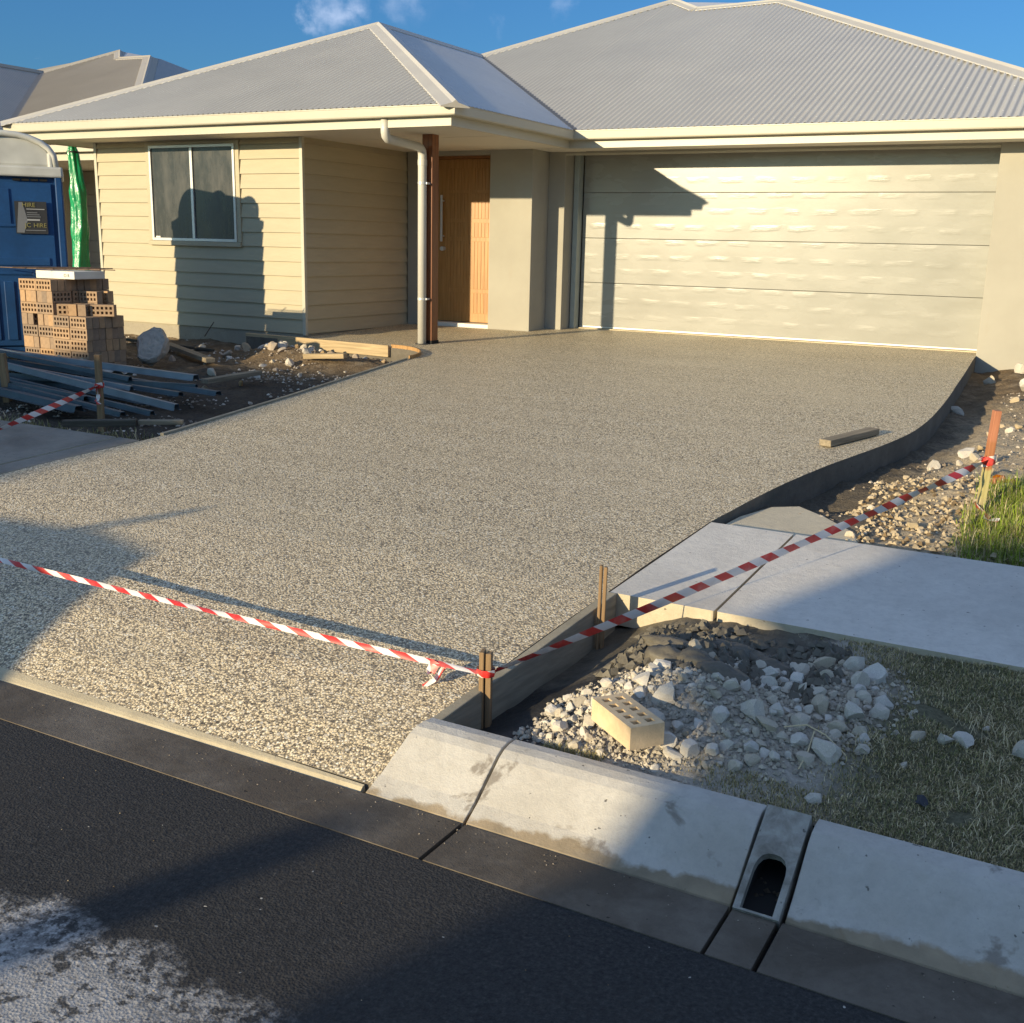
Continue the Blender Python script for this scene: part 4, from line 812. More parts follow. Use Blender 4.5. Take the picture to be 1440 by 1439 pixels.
def crumple(name, cx, cy, z, sx_, sy_, mat, seed, h=.07, nn=18):
    mm = MB(); V = []
    for j in range(nn):
        for i in range(nn): u, v_ = i/(nn-1)-.5, j/(nn-1)-.5; V.append((cx+u*sx_*(1+.25*fbm(u*3, v_*3, seed)), cy+v_*sy_*(1+.3*fbm(v_*3+5, u*3, seed)), z+h*abs(fbm(u*5+seed, v_*5, seed+3))))
    mm.add(V, [(j*nn+i, j*nn+i+1, (j+1)*nn+i+1, (j+1)*nn+i) for j in range(nn-1) for i in range(nn-1)]); return mm.build(name, mat)
tag(crumple('plastic_film', -2.9, -5.90, -.20, 1.3, .35, M['film'], 2), 'crumpled greenish plastic wrap at the foot of the brick pile', 'plastic wrap')
tag(crumple('plastic_film', -2.0, -5.86, -.24, .7, .3, simple('pale_film', (.5, .48, .42), .5, .3, 8), 9), 'torn pale plastic wrap between brick pile and battens', 'plastic wrap')
def plank(a, b, wd, ht, mat, label, name='timber_plank', tilt=(0, 0, 1), cat='timber'):
    a, b = Vector(a), Vector(b); L = (b-a).length; o = MB().box(-L/2, L/2, -wd/2, wd/2, -ht/2, ht/2).build(name, mat, bevel=.004)
    d = (b-a).normalized(); s_ = Vector(tilt).cross(d).normalized(); u_ = d.cross(s_); mt = Matrix((d, s_, u_)).transposed().to_4x4(); mt.translation = (a+b)/2; o.matrix_world = mt; tag(o, label, cat); return o
plank((-.10, -8.02, -.255), (.28, -7.72, -.250), .07, .045, M['wood_dark'], 'short dark timber lying on the left footpath edge')
plank((.28, -7.70, -.25), (.52, -7.52, -.25), .06, .03, M['wood_x'], 'thin timber offcut continuing from the dark timber by the driveway')
plank((-3.49, -3.77, -.21), (-2.02, -4.60, -.23), .10, .045, M['wood_x'], 'weathered plank lying slantwise in the dirt right of the brick pile')
plank((-1.00, -5.75, -.255), (-.98, -5.05, -.235), .09, .04, M['wood_x'], 'grey plank half buried in the shaded dirt')
plank((-1.25, -4.03, -.175), (-.80, -3.93, -.15), .10, .05, M['pine_x'], 'short pale plank end sticking out of the rubble by the front boards')
plank((-4.6, -3.55, -.215), (-2.8, -3.75, -.235), .05, .03, M['wood_dark'], 'long dark batten lying under the window')
# formwork along the front of the room and around the post
plank((-2.82, -3.17, -.135), (-.72, -3.27, -.145), .035, .125, M['pine_x'], 'long pale formwork board standing on edge before the weatherboard wall', 'formwork_board')
m = MB(); pts = [(-.70+.675*math.sin(a), -3.9+.675*math.cos(a)) for a in np.linspace(-.02, math.pi/2, 18)]
for zz in (0,):
    n = len(pts); V = []
    for (x, y), a in zip(pts, np.linspace(-.02, math.pi/2, 18)):
        ox, oy = math.sin(a)*.014, math.cos(a)*.014; z1 = zd(y)+.035; V += [(x, y, z1-.16), (x-ox, y-oy, z1-.16), (x-ox, y-oy, z1), (x, y, z1)]
    for i in range(n-1):
        for k in range(4): m.f.append((4*i+k, 4*i+(k+1) % 4, 4*i+4+(k+1) % 4, 4*i+4+k)); m.mi.append(0)
    m.v = V; m.f += [(0, 1, 2, 3), (4*n-4, 4*n-3, 4*n-2, 4*n-1)]; m.mi += [0, 0]
tag(m.build('curved_ply_form', M['ply']), 'bent orange plywood formwork curving round the corner by the downpipe', 'formwork')
m = MB(); yy = list(np.linspace(-7.85, -3.93, 20)); 
for i in range(len(yy)-1): m.bar((xl(yy[i])-.014, yy[i], zd(yy[i])-.04), (xl(yy[i+1])-.014, yy[i+1], zd(yy[i+1])-.04), .026, .11)
tag(m.build('edge_strip', M['form']), 'thin grey timber edging strip along the left side of the driveway', 'formwork')
m = MB(); m.prism([(4.505, -9.20, -.335), (4.545, -9.20, -.335), (4.440, -10.36, -.468), (4.402, -10.36, -.468)], (0, 0, -.17)); tag(m.build('edge_form', M['form'], bevel=.004), 'grey timber formwork board along the driveway edge by the rubble', 'formwork')
plank((4.60, -6.02, -.185), (4.79, -5.44, -.165), .085, .042, M['wood_x'], 'short timber offcut lying on the driveway near its right edge', 'timber_offcut')
# stakes
def stake(name, base, top, wd, th, mat, label, faceang=0, split=False):
    base, top = Vector(base), Vector(top); L = (top-base).length; mm = MB(); mm.box(-wd/2, wd/2, -th/2, th/2, 0, L)
    if split: mm = MB(); mm.box(-wd/2, -.003, -th/2, th/2, 0, L); mm.box(.001, wd/2, -th/2+.006, th/2-.003, 0, L*.985)
    o = mm.build(name, mat, bevel=.003); d = (top-base).normalized(); x_ = Vector((math.cos(faceang), math.sin(faceang), 0)); y_ = d.cross(x_).normalized(); x_ = y_.cross(d)
    mt = Matrix((x_, y_, d)).transposed().to_4x4(); mt.translation = base; o.matrix_world = mt; return tag(o, label, 'stake', 'timber stakes holding the barrier tape')
SA = stake('timber_stake', (4.464, -10.10, -.66), (4.464, -10.10, -.305), .040, .040, M['wood_z'], 'short brown stake beside the kerb where the tape is tied', .3, True)
stake('timber_stake', (4.553, -9.37, -.60), (4.557, -9.37, -.175), .030, .026, M['wood_z'], 'short weathered stake against the driveway formwork', .3, True)
SR = stake('timber_stake', (5.645, -7.05, -.36), (5.672, -7.05, .245), .034, .045, M['spray'], 'tall leaning stake sprayed orange and yellow at the right edge', .45)
stake('timber_stake', (-.375, -7.46, -.42), (-.365, -7.46, .155), .045, .035, M['wood_z'], 'dark brown stake in front of the steel battens with tape tied on', .4)
stake('timber_stake', (-2.03, -7.0, -.45), (-2.06, -7.0, .02), .06, .045, M['wood_z'], 'brown stake at the left image edge before the battens', .4)
stake('timber_stake', (.62, -10.28, -.6), (.62, -10.28, -.17), .04, .04, M['wood_z'], 'stake on the far left corner of the driveway', .2)
# barrier tapes
def tape(name, pts, wd, twist, label, parent=None, res=60):
    P = [Vector(p) for p in pts]; Q = []
    segs = len(P)-1
    for s_ in range(segs):
        for k in range(res): Q.append(P[s_].lerp(P[s_+1], k/res))
    Q.append(P[-1]); tot = len(Q); V = []; uv = []; dist = 0
    for i, q in enumerate(Q):
        d = (Q[min(i+1, tot-1)]-Q[max(i-1, 0)]).normalized(); s_ = d.cross(Vector((0, 0, 1))).normalized(); u_ = s_.cross(d); f_ = i/(tot-1); an = twist(f_); wv = u_*math.cos(an)+s_*math.sin(an)
        if i: dist += (q-Q[i-1]).length
        cv = s_*math.cos(an)-u_*math.sin(an)
        for c in (-.5, 0, .5): V.append(q+wv*(wd*c)+cv*(.003*(1-4*c*c))); uv.append((dist, c+.5))
    Fc = []
    for i in range(tot-1):
        for c in (0, 1): Fc.append((3*i+c, 3*i+c+1, 3*i+c+4, 3*i+c+3))
    me = bpy.data.meshes.new(name); me.from_pydata([tuple(v) for v in V], [], Fc); ul = me.uv_layers.new(name='UVMap')
    for lp in me.loops: ul.data[lp.index].uv = uv[lp.vertex_index]
    me.materials.append(M['tape']); me.polygons.foreach_set('use_smooth', [True]*len(me.polygons)); o = bpy.data.objects.new(name, me); COL.objects.link(o)
    if parent is not None: o.parent = parent
    elif label: tag(o, label, 'barrier tape', 'red and white barrier tapes')
    return o
def sag(a, b, s_, n=8): a, b = Vector(a), Vector(b); return [a.lerp(b, k/n)-Vector((0, 0, s_*4*(k/n)*(1-k/n))) for k in range(n+1)]
ta = (4.445, -10.12, -.378)
T1 = tape('barrier_tape', sag((.62, -10.24, -.285), ta, .02), .022, lambda f: -.72+.38*math.sin(f*17)+.25*math.sin(f*43), 'long red and white tape across the foot of the driveway', res=20)
T2 = tape('barrier_tape', sag((4.485, -10.08, -.378), (5.658, -7.06, -.015), .016), .040, lambda f: .62*math.exp(-(f/.13)**2)+.10+1.6*max(0, f-.5)**2*math.sin(f*26)+.6*math.sin(f*40)*max(0, f-.25), 'red and white tape rising over the footpath to the sprayed stake', res=20)
T3 = tape('barrier_tape', sag((.05, -9.1, -.30), (-.36, -7.49, -.075), .01), .040, lambda f: .4+.7*math.sin(f*7), 'red and white tape leading left from the stake by the battens', res=20)
# wraps and loose ends
def wrap(cx, cy_, z, r, wd, parent, tilt=.0):
    return tape('tape_wrap', [(cx+r*math.cos(a), cy_+r*math.sin(a)*.9, z+tilt*math.cos(a)) for a in np.linspace(0, 2*math.pi, 9)], wd, lambda f: .1, None, parent, 4)
wrap(4.464, -10.10, -.378, .032, .026, T1); wrap(5.660, -7.05, -.015, .034, .05, T2, .01); wrap(-.368, -7.46, -.075, .034, .04, T3, .01)
tape('tape_end', [(4.285, -10.13, -.37), (4.27, -10.145, -.41), (4.30, -10.14, -.435), (4.315, -10.13, -.39)], .036, lambda f: .6+.9*f, None, T1, 8)
tape('tape_end', [(4.32, -10.12, -.375), (4.29, -10.14, -.43), (4.26, -10.17, -.452)], .016, lambda f: .7, None, T1, 8)
tape('tape_end', [(-.36, -7.50, -.08), (-.335, -7.50, -.13), (-.345, -7.51, -.18), (-.325, -7.51, -.20)], .045, lambda f: .3+1.2*f, None, T3, 8)
tape('tape_end', [(5.63, -7.07, -.25), (5.70, -7.18, -.262), (5.705, -7.24, -.275), (5.76, -7.28, -.268)], .035, lambda f: .4+1.8*f, None, T2, 10)
tape('tape_end', [(5.655, -7.04, .0), (5.625, -7.08, -.01), (5.64, -7.09, .015)], .03, lambda f: 1+f, None, T2, 8)

# ------------------------------------------------------------------ stones
def rock_mesh(seed, cuts=9, subdiv=2, flat=1.0):
    rs = random.Random(seed); bm = bmesh.new(); bmesh.ops.create_icosphere(bm, subdivisions=subdiv, radius=1)
    pl = []
    for _ in range(cuts):
        n_ = Vector((rs.gauss(0, 1), rs.gauss(0, 1), rs.gauss(0, 1))).normalized(); pl.append((n_, rs.uniform(.40, .80)))
    for v in bm.verts:
        for n_, d in pl:
            e = v.co.dot(n_)-d
            if e > 0: v.co -= n_*e*.97
        v.co += v.co.normalized()*(.09*noise.noise(v.co*2.3+Vector((seed, 0, 0)))+.05*noise.noise(v.co*5.5+Vector((0, seed, 0))))
        v.co.z *= flat
    me = bpy.data.meshes.new('stone'); bm.to_mesh(me); bm.free(); me.polygons.foreach_set('use_smooth', [False]*len(me.polygons)); return me
RM = [rock_mesh(k, 12+k % 5) for k in range(16)]; RMb = []
for me in RM: me.materials.append(M['rock'])
for k in range(6): me = rock_mesh(50+k, 12); me.materials.append(M['rock_brown']); RMb.append(me)
RMs = []
for k in range(6): me = rock_mesh(70+k, 13); me.materials.append(M['sandm']); RMs.append(me)
def stone(x, y, z, s_, label, group, meshes=RM, name='stone', sq=None, sink=.22):
    o = bpy.data.objects.new(name, random.choice(meshes)); COL.objects.link(o); q = sq or (random.uniform(.8, 1.3), random.uniform(.75, 1.15), random.uniform(.6, .95))
    o.scale = (s_*q[0], s_*q[1], s_*q[2]); o.rotation_euler = (random.uniform(-.9, .9), random.uniform(-.9, .9), random.uniform(0, 6.3)); s_ *= 1.22; o.scale = (s_*q[0], s_*q[1], s_*q[2]); o.location = (x, y, z+s_*q[2]*(1-sink*2)*.62); tag(o, label, 'stone', group); return o
random.seed(23)
singles = [(5.79, -9.77, .030, 'pale stone alone in the grass, left of a row of three'), (5.865, -9.765, .031, 'pale stone in the middle of the row of three in the grass'), (5.915, -9.735, .036, 'upright pale stone at the right of the row of three in the grass'), (6.09, -9.72, .040, 'pale stone in the grass cut by the right image edge'),
           (5.965, -9.60, .014, 'tiny pale stone in the grass behind the row of three'), (5.30, -9.69, .036, 'pointed pale stone standing at the back of the rubble heap'), (5.50, -9.79, .042, 'round grey stone at the right shaded side of the rubble'), (5.47, -9.93, .044, 'large rounded grey stone in the shaded front of the rubble'),
           (5.565, -9.55, .040, 'large pale stone at the far right corner of the rubble'), (5.60, -9.47, .040, 'squarish pale stone at the back right corner of the rubble'), (5.525, -9.43, .036, 'pale stone on the right back rim of the rubble by the path'), (5.37, -9.56, .034, 'pale flat stone at the back of the rubble beside the path'),
           (5.665, -9.955, .026, 'pale flat stone in the grass before the rubble'), (5.655, -9.90, .022, 'grey flat stone just behind another in the grass'), (5.78, -9.94, .014, 'tiny stone alone in the middle of the grass'), (5.60, -10.25, .026, 'flat stone half sunk in the grass near the drain outlet'),
           (4.98, -9.80, .040, 'bright rough stone on top of the wet clods'), (5.02, -9.60, .036, 'pale crumbly stone at the back of the wet concrete'), (4.73, -10.02, .020, 'small upright stone at the left end of the rubble'), (4.79, -10.06, .030, 'sunlit chunky stone left of the brick'), (4.81, -10.23, .028, 'orange tinted stone lying left of the brick by the kerb')]
for x, y, s_, lab in singles: stone(x, y, verge_h(x, y), s_, lab, 'stones on the verge')
stone(5.86, -10.13, verge_h(5.86, -10.13), .022, 'dark bluish stone in the grass right of the drain outlet', None, [rock_mesh(77)]).data.materials.append(simple('dark_stone', (.06, .06, .075), .8, .3, 20))
heap = [(4.66, -10.26), (4.72, -10.02), (4.86, -9.84), (5.02, -9.68), (5.2, -9.58), (5.42, -9.42), (5.62, -9.42), (5.68, -9.62), (5.64, -9.84), (5.6, -10.02), (5.44, -10.18), (5.2, -10.31), (4.95, -10.32), (4.78, -10.31)]
def inside(x, y, poly):
    c = False; j = len(poly)-1
    for i in range(len(poly)):
        if (poly[i][1] > y) != (poly[j][1] > y) and x < (poly[j][0]-poly[i][0])*(y-poly[i][1])/(poly[j][1]-poly[i][1])+poly[i][0]: c = not c
        j = i
    return c
taken = [(x, y, s_) for x, y, s_, _ in singles]+[(5.0, -10.21, .09), (5.07, -10.27, .08)]
cnt = 0; tries = 0
while cnt < 165 and tries < 60000:
    tries += 1; x, y = random.uniform(4.6, 5.75), random.uniform(-10.34, -9.4)
    if not inside(x, y, heap): continue
    dk = ((x-5.08)/.20)**2+((y+9.76)/.09)**2
    if dk < 1: continue
    s_ = random.choice([.013, .016, .019, .022, .026, .030, .036, .044]) if tries < 20000 else random.uniform(.011, .017)
    if any((x-a)**2+(y-b)**2 < ((s_+c)*.74)**2 for a, b, c in taken): continue
    taken.append((x, y, s_)); cnt += 1
    big_ = 'larger' if s_ > .0185 else 'smaller'; pl_ = 'on the kerb side' if y < -10.05 else ('on the footpath side' if y > -9.72 else 'in the middle')
    lab = f'{big_} pale stone in the sunlit left part of the rubble, {pl_}' if x < 5.15 else f'{big_} grey stone in the right part of the rubble, {pl_}'
    stone(x, y, verge_h(x, y), s_, lab, ('rubble stones, left ' if x < 5.15 else 'rubble stones, right ')+pl_+', '+big_)
# wet clods of dumped concrete
def clod(x, y, sx_, sy_, sz_, label, seed):
    bm = bmesh.new(); bmesh.ops.create_icosphere(bm, subdivisions=4, radius=1)
    for v in bm.verts:
        c = v.co.copy(); r = 1+.22*noise.noise(c*1.5+Vector((seed, 0, 0)))+.09*noise.noise(c*4+Vector((seed, 3, 0)))+.06*noise.noise(c*9+Vector((seed, 8, 0)))-.10*abs(noise.noise(Vector((c.x*1.2, c.y*5, seed)))); v.co = Vector((c.x*sx_*r, c.y*sy_*r, max(c.z, -.5)*sz_*r))
    me = bpy.data.meshes.new('clod'); bm.to_mesh(me); bm.free(); me.polygons.foreach_set('use_smooth', [True]*len(me.polygons)); me.materials.append(M['slurry'])
    o = bpy.data.objects.new('concrete_clod', me); COL.objects.link(o); o.location = (x, y, verge_h(x, y)); o.rotation_euler = (0, 0, -.3); tag(o, label, 'concrete clod', 'dark wet concrete clods')
clod(5.17, -9.80, .10, .055, .042, 'large smooth dark clod of dumped concrete in the middle of the rubble', 1); clod(5.06, -9.72, .08, .05, .045, 'rounded dark clod behind the larger smooth one', 4); clod(4.95, -9.70, .09, .06, .05, 'lumpy dark clod at the left of the wet concrete', 7)
clod(4.93, -9.56, .13, .05, .032, 'low smeared clod by the footpath edge left of the joint', 11); clod(5.12, -9.46, .14, .05, .028, 'low smeared clod by the footpath edge right of the joint', 15); clod(5.27, -9.55, .07, .045, .03, 'small dark clod at the back of the rubble', 19)
# lumps of half set concrete by the path

def gravel(name, n_, area, hfun, mats, smin, smax, parent=None, ok=None):
    mm = MB(); k = 0
    while k < n_:
        x, y = random.uniform(*area[:2]), random.uniform(*area[2:])
        if ok and not ok(x, y): k += .02; continue
        s_ = random.uniform(smin, smax)**1.0; z = hfun(x, y)+s_*.3; a = random.uniform(0, 6.3); q = [random.uniform(.6, 1.2)*s_ for _ in range(6)]
        c_, n2 = math.cos(a), math.sin(a)
        loc_ = [(q[0], 0, 0), (0, q[1], 0), (-q[2], 0, 0), (0, -q[3], 0), (q[0]*.3, q[1]*.2, q[4]*.8), (-q[2]*.35, -q[3]*.3, q[5]*.75)]
        mm.add([(x+u*c_-v_*n2, y+u*n2+v_*c_, z+w_) for u, v_, w_ in loc_], [(0, 1, 4), (1, 2, 5, 4), (2, 3, 5), (3, 0, 4, 5), (0, 3, 2, 1)], random.choice(range(len(mats)))); k += 1
    return kind(mm.build(name, mats), 'stuff')
gravel('slurry_lumps', 420, (4.72, 5.50, -9.80, -9.26), verge_h, [M['slurry']], .008, .030)
gm = [M['rock'], M['rock_brown'], M['rock']]
gravel('rubble_gravel', 5200, (4.66, 5.95, -10.34, -9.3), verge_h, [M['rubm'], M['rubm'], M['rock']], .003, .012, ok=lambda x, y: inside(x, y, heap) or (random.random() < .25 and inside(5.25+(x-5.25)*.82, -9.88+(y+9.88)*.86, heap)))
def right_ok(x, y): return x > xr(y)+.12+(.25 if y > -5.5 else 0)
gravel('yard_gravel', 2400, (4.8, 7.4, -7.9, -.6), soil_h, [M['clodm'], M['sandm'], M['clodm']], .004, .016, ok=lambda x, y: right_ok(x, y) and fbm(x*1.4, y*1.4, 8) > -.15)
gravel('yard_gravel', 2000, (5.0, 6.3, -7.9, -6.2), soil_h, [M['sandm'], M['sandm'], M['sandm'], M['clodm']], .004, .022, ok=lambda x, y: x > 5.15 or y > -7.3)
gravel('yard_gravel', 2800, (-6, .5, -7.6, -2.95), soil_h, [M['clodm'], M['rock_brown'], M['clodm'], M['sandm']], .006, .022, ok=lambda x, y: x < xl(y)-.08 and not (-2.8 < x and y > -3.3) and (fbm(x*1.2, y*1.2, 4) > .05 or ((x+1.8)/.9)**2+((y+3.75)/.45)**2 < 1))
# countable stones right of the driveway and in the left heap
random.seed(31)
for x, y, s_, lab in [(5.22, -5.66, .055, 'sandy stone lying alone on the wet soil right of the driveway'), (5.37, -5.30, .06, 'pale stone behind the tape at the sprayed stake'), (5.45, -5.42, .05, 'pale broken stone just left of the sprayed stake'), (5.10, -1.2, .07, 'pale slab of broken concrete by the garage corner'), (5.05, -3.2, .05, 'small pale stone on the wet soil beside the driveway curve'),
                      (5.55, -2.2, .14, 'large white stone heap piece near the right image edge'), (5.62, -2.5, .09, 'pale stone in front of the large white one'), (5.33, -.75, .09, 'grey block offcut against the garage wall')]:
    stone(x, y, soil_h(x, y), s_, lab, 'stones beside the driveway')
for k in range(6): stone(5.66+.05*random.random()*k/3, -6.40+random.uniform(-.12, .1), soil_h(5.7, -6.4), random.uniform(.03, .05), 'red clay lump at the edge of the fresh grass', 'red clay lumps', [rock_mesh(90+k)]).data.materials.append(M['rock_red'])
cnt = 0
while cnt < 75:
    x, y = random.uniform(4.9, 6.3), random.uniform(-7.9, -.6)
    if not right_ok(x, y) or (y < -6.9 and x > 5.62): continue
    if y > -6 and x < 5.3 and random.random() < .85: continue
    stone(x, y, soil_h(x, y), random.uniform(.014, .042), 'sandy stone scattered on the soil right of the driveway' , 'sandy stones beside the driveway', RMs); cnt += 1
cnt = 0
while cnt < 58:
    if random.random() < .7: x, y = random.gauss(-1.65, .55), random.gauss(-3.72, .25)
    else: x, y = random.uniform(-4, .3), random.uniform(-6.4, -3.5)
    if x > xl(y)-.12 or y > -3.34 or (x < -2.2 and y < -4.5 and x > -3.8): continue
    lab = 'sunlit broken stone in the heap before the front formwork board' if ((x+1.7)/1.1)**2+((y+3.75)/.5)**2 < 1.2 else 'stone scattered on the dirt between battens and house'
    stone(x, y, soil_h(x, y), random.uniform(.025, .07) if 'heap' in lab else random.uniform(.02, .05), lab, 'stones in the front heap' if 'heap' in lab else 'stones on the left dirt', RM if random.random() < .6 else RMb); cnt += 1
bm = bmesh.new(); bmesh.ops.create_icosphere(bm, subdivisions=4, radius=1)
for v in bm.verts:
    c = v.co.copy(); rr_ = 1+.22*noise.noise(c*1.3+Vector((4, 1, 7)))+.09*noise.noise(c*3.5+Vector((2, 9, 1)))+.03*noise.noise(c*9)
    v.co = Vector((c.x*.205*rr_, c.y*.155*rr_, max(-.075, min(.075, c.z*.16*rr_))+.012*noise.noise(c*6)))
me = bpy.data.meshes.new('concrete_lump'); bm.to_mesh(me); bm.free(); me.materials.append(M['chunk']); o = bpy.data.objects.new('concrete_lump', me); COL.objects.link(o)
o.matrix_world = Matrix.Translation((-2.52, -4.90, -.10)) @ Matrix.Rotation(.70, 4, 'Z') @ Matrix.Rotation(math.radians(52), 4, 'X') @ Matrix.Rotation(math.radians(70), 4, 'Z'); tag(o, 'big pale broken concrete lump leaning beside the brick pile', 'concrete lump')
stone(-1.30, -4.75, soil_h(-1.3, -4.75), .09, 'white crumpled lump on the shaded dirt', None); stone(-1.62, -5.0, soil_h(-1.6, -5), .07, 'pale pointed lump left of the white crumpled one', None); stone(-1.75, -5.85, soil_h(-1.75, -5.85), .05, 'smooth white stone near the battens', None)

gravel('gutter_grit', 160, (3.0, 6.6, -10.80, -10.672), lambda x, y: float(np.interp(y, [-10.885, -10.668], [-.585, -.588])), [M['clodm'], M['clodm'], M['rock_brown']], .001, .0032)
gravel('road_grit', 70, (3.0, 6.4, -11.9, -10.9), lambda x, y: -.588+.03*math.sin((y+10.885)/(-7.1)*math.pi), [M['clodm'], M['sandm']], .001, .0026)
# ------------------------------------------------------------------ grass
def grass(name, n_, gen, hfun, mats, wts, hmin, hmax, lean, seed, wdt=.0016):
    rs = np.random.default_rng(seed); V = []; Fc = []; mi = []
    for _ in range(n_):
        x, y = gen(rs); z = hfun(x, y); a = rs.uniform(0, 6.28); L = rs.uniform(hmin, hmax); le = rs.uniform(*lean); k = rs.choice(len(mats), p=wts); c_, s_ = math.cos(a), math.sin(a); b = rs.uniform(-.6, .6)
        wd = wdt*rs.uniform(.7, 1.4); o = len(V)
        p1 = (x+c_*L*.5*math.sin(le*.6), y+s_*L*.5*math.sin(le*.6), z+L*.5*math.cos(le*.6)); c2, s2 = math.cos(a+b), math.sin(a+b)
        p2 = (p1[0]+c2*L*.5*math.sin(le), p1[1]+s2*L*.5*math.sin(le), p1[2]+L*.5*math.cos(le)*.8)
        V += [(x-s_*wd, y+c_*wd, z-.004), (x+s_*wd, y-c_*wd, z-.004), (p1[0]+s_*wd*.8, p1[1]-c_*wd*.8, p1[2]), (p1[0]-s_*wd*.8, p1[1]+c_*wd*.8, p1[2]), p2]
        Fc += [(o, o+1, o+2, o+3), (o+3, o+2, o+4)]; mi += [int(k), int(k)]
    me = bpy.data.meshes.new(name); me.from_pydata(V, [], Fc)
    for m_ in mats: me.materials.append(m_)
    me.polygons.foreach_set('material_index', mi); ob = bpy.data.objects.new(name, me); COL.objects.link(ob); return kind(ob, 'stuff')
def gen_verge(rs):
    while True:
        x, y = rs.uniform(5.05, 6.9), rs.uniform(-10.36, -9.2)
        e = 5.62+.16*fbm(y*2.3, 3, 1)+(.10 if -9.8 < y < -9.4 else 0)-(.30 if y < -10.22 else 0)-(.14 if y > -9.36 else 0)
        if x > e+rs.normal()*.06 and fbm(x*4, y*4, 6) > -.55: return x, y
grass('grass', 64000, gen_verge, verge_h, [M['g1'], M['g2'], M['g3']], [.42, .38, .20], .007, .024, (.5, 1.55), 3, .0012)
def gen_straw(rs):
    while True:
        x, y = rs.uniform(5.6, 6.9), rs.uniform(-10.3, -9.25)
        if fbm(x*2.2+3, y*2.2, 12) > .0: return x, y
grass('dry_grass', 2200, gen_straw, lambda x, y: verge_h(x, y)+.012, [M['g3'], M['g2']], [.7, .3], .02, .065, (1.25, 1.62), 5, .0009)
def gen_tuft(rs):
    while True:
        x, y = rs.uniform(5.58, 7.2), rs.uniform(-7.9, -6.2)
        if x > 5.66+.12*fbm(y*3, 1, 2)+max(0, (-7.0-y)*-.0)+rs.normal()*.05 and (y < -6.45 or x > 5.85): return x, y
grass('grass', 30000, gen_tuft, soil_h, [M['g4'], M['g1'], M['g3']], [.62, .26, .12], .03, .15, (.1, 1.45), 7, .0017)
grass('grass', 4000, lambda rs: (rs.uniform(-4, .45), rs.normal()*.1-7.72), soil_h, [M['g1'], M['g2'], M['g3']], [.6, .3, .1], .03, .10, (.2, 1.2), 9, .003)
grass('grass', 260, lambda rs: (rs.normal()*.09+.42, rs.normal()*.05-7.72), soil_h, [M['g4'], M['g3']], [.6, .4], .03, .07, (.2, 1.2), 10, .003)
grass('grass', 400, lambda rs: (rs.uniform(4.8, 5.0), rs.normal()*.015-10.33), verge_h, [M['g1'], M['g2']], [.6, .4], .01, .03, (.3, 1.3), 12, .0012)
# bent dry twigs in the grass
for pts, lab in (([(5.44, -10.0, .02), (5.50, -9.97, .035), (5.56, -9.98, .03), (5.63, -10.02, .015)], 'long bleached grass stem bent over the edge of the grass'), ([(5.525, -9.975, .03), (5.53, -10.06, .018), (5.525, -10.14, .01)], 'short bleached stem hanging toward the kerb')):
    m = MB(); m.tube([(x, y, verge_h(x, y)+z) for x, y, z in pts], .0022, 5); tag(m.build('dry_stem', M['g3']), lab, 'dry stem')
m = MB(); m.tube([(-3.55, -3.1, -.16), (-3.25, -3.25, .03)], .006, 6); tag(m.build('steel_rod', M['rebar']), 'thin rod sticking out of the dirt below the window', 'steel rod')

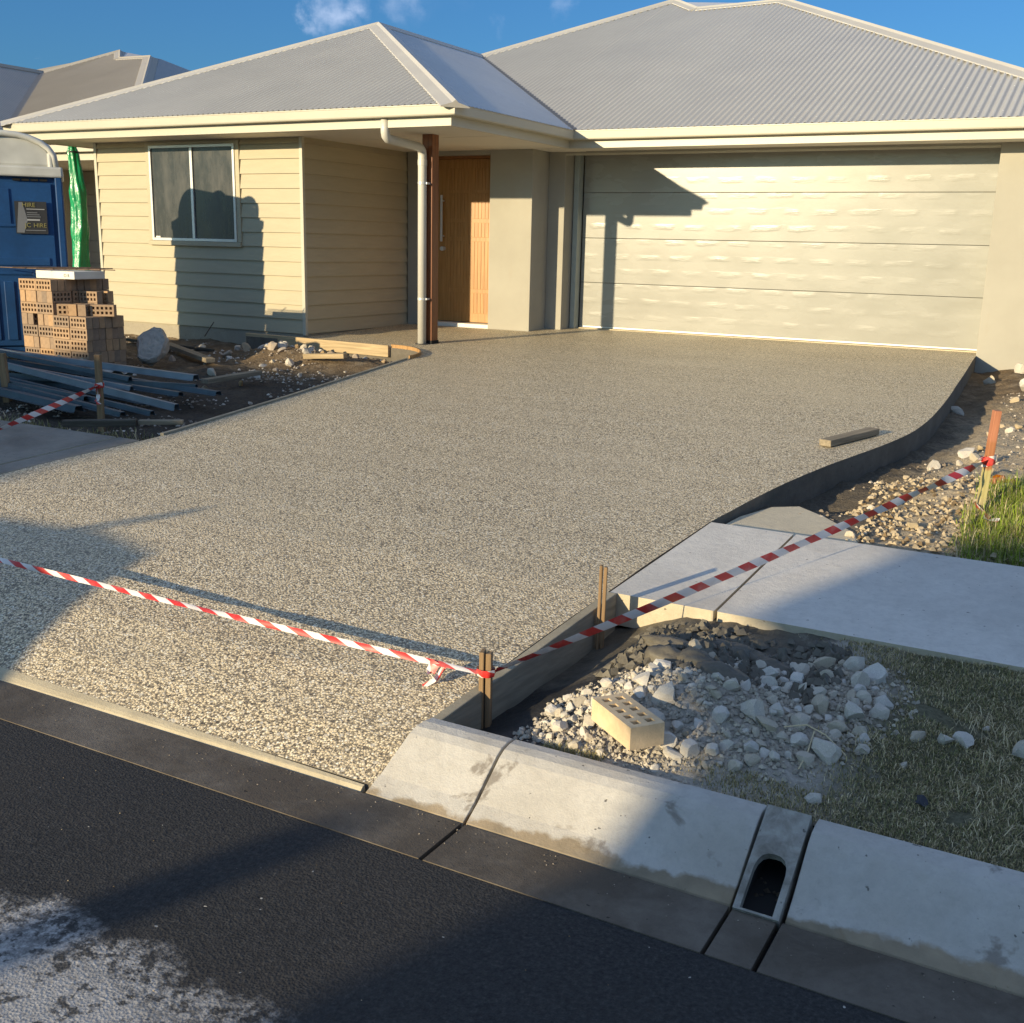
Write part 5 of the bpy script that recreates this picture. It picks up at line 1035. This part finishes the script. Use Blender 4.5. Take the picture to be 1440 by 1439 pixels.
# ------------------------------------------------------------------ across the street: what throws the foreground shade
OH = empty('opposite_house', (0, -24, -.58)); tag(OH, 'house across the street behind the camera', 'house')
def oh(mb, n, mt, **k): o = mb.build(n, mt, OH, **k); return o
m = MB(); m.box(.26, 13, -9, 0, 0, 3.30); oh(m, 'wall', M['brickwall'])
m = MB(); m.box(-.16, 13.5, -9.5, .5, 3.29, 3.64); oh(m, 'upper_overhang', M['cream'])
m = MB(); m.add([(-.26, .6, 3.645), (13.6, .6, 3.645), (13.6, -9.6, 3.645), (-.26, -9.6, 3.645), (4.6, -4.5, 5.4), (8.5, -4.5, 5.4)], [(0, 1, 5, 4), (1, 2, 5), (2, 3, 4, 5), (3, 0, 4), (3, 2, 1, 0)]); oh(m, 'roof', M['roof2'])
for a in (2.5, 8): m = MB(); m.box(a, a+1.8, -.02, .03, .9, 2.1); oh(m, 'window', M['glass'])
m = MB(); m.box(5.6, 6.5, -.02, .03, .1, 2.1); oh(m, 'door', M['door'])
m = MB(); m.box(1.10, 1.23, -19.9, -19.77, -.6, 1.33); tag(m.build('gate_post', M['wood_z']), 'tall timber gate post across the street', 'post')
TR = empty('box_trailer', (0, -15.4, -.575)); tag(TR, 'parked box trailer loaded with soil behind the camera', 'trailer')
m = MB(); m.prism([(-5.2, -.2, .50), (.3, -.2, .50), (1.25, -.2, .62), (1.25, -.2, .86), (.66, -.2, 1.25), (.2, -.2, 1.285), (-.5, -.2, 1.26), (-5.2, -.2, 1.20)], (0, 1.0, 0)); m.build('tub', M['ute'], TR, bevel=.03)
m = MB(); m.bar((.6, .3, .5), (1.6, .3, .42), .08, .08); m.build('drawbar', M['ute'], TR)
for xx in (-3.2, -2.3):
    for yy in (-.85, .85): m = MB(); m.tube([(xx, yy-.1, .33), (xx, yy+.1, .33)], .33, 22); m.build('wheel', M['tyre'], TR)
for k in range(2):
    m = MB(); m.tube([(-.75+k*.10, .0, .95), (-.10+k*.03, .0, 1.60-.03*k)], .016, 8); tag(m.build('long_pole', M['wood_x'], loc=(0, -15.4, -.575)), ['long pole sticking out over the trailer, upper', 'long pole sticking out over the trailer, lower'][k], 'pole')

SH = empty('opposite_house', (0, -24, -.50)); tag(SH, 'smaller hip roofed house across the street behind the trailer', 'house')
m = MB(); m.box(-11.0, -5.75, -2.0, 0, 0, 3.70); m.build('wall', M['brickwall'], SH)
m = MB(); m.add([(-11.4, .5, 3.725), (-5.3, .5, 3.725), (-5.3, -2.3, 3.725), (-11.4, -2.3, 3.725), (-9.25, -.8, 4.57), (-7.1, -.8, 4.57)], [(0, 1, 5, 4), (1, 2, 5), (2, 3, 4, 5), (3, 0, 4), (3, 2, 1, 0)]); m.build('roof', M['roof2'], SH)
m = MB(); m.box(-9.5, -7.6, -.02, .03, .9, 2.1); m.build('window', M['glass'], SH)
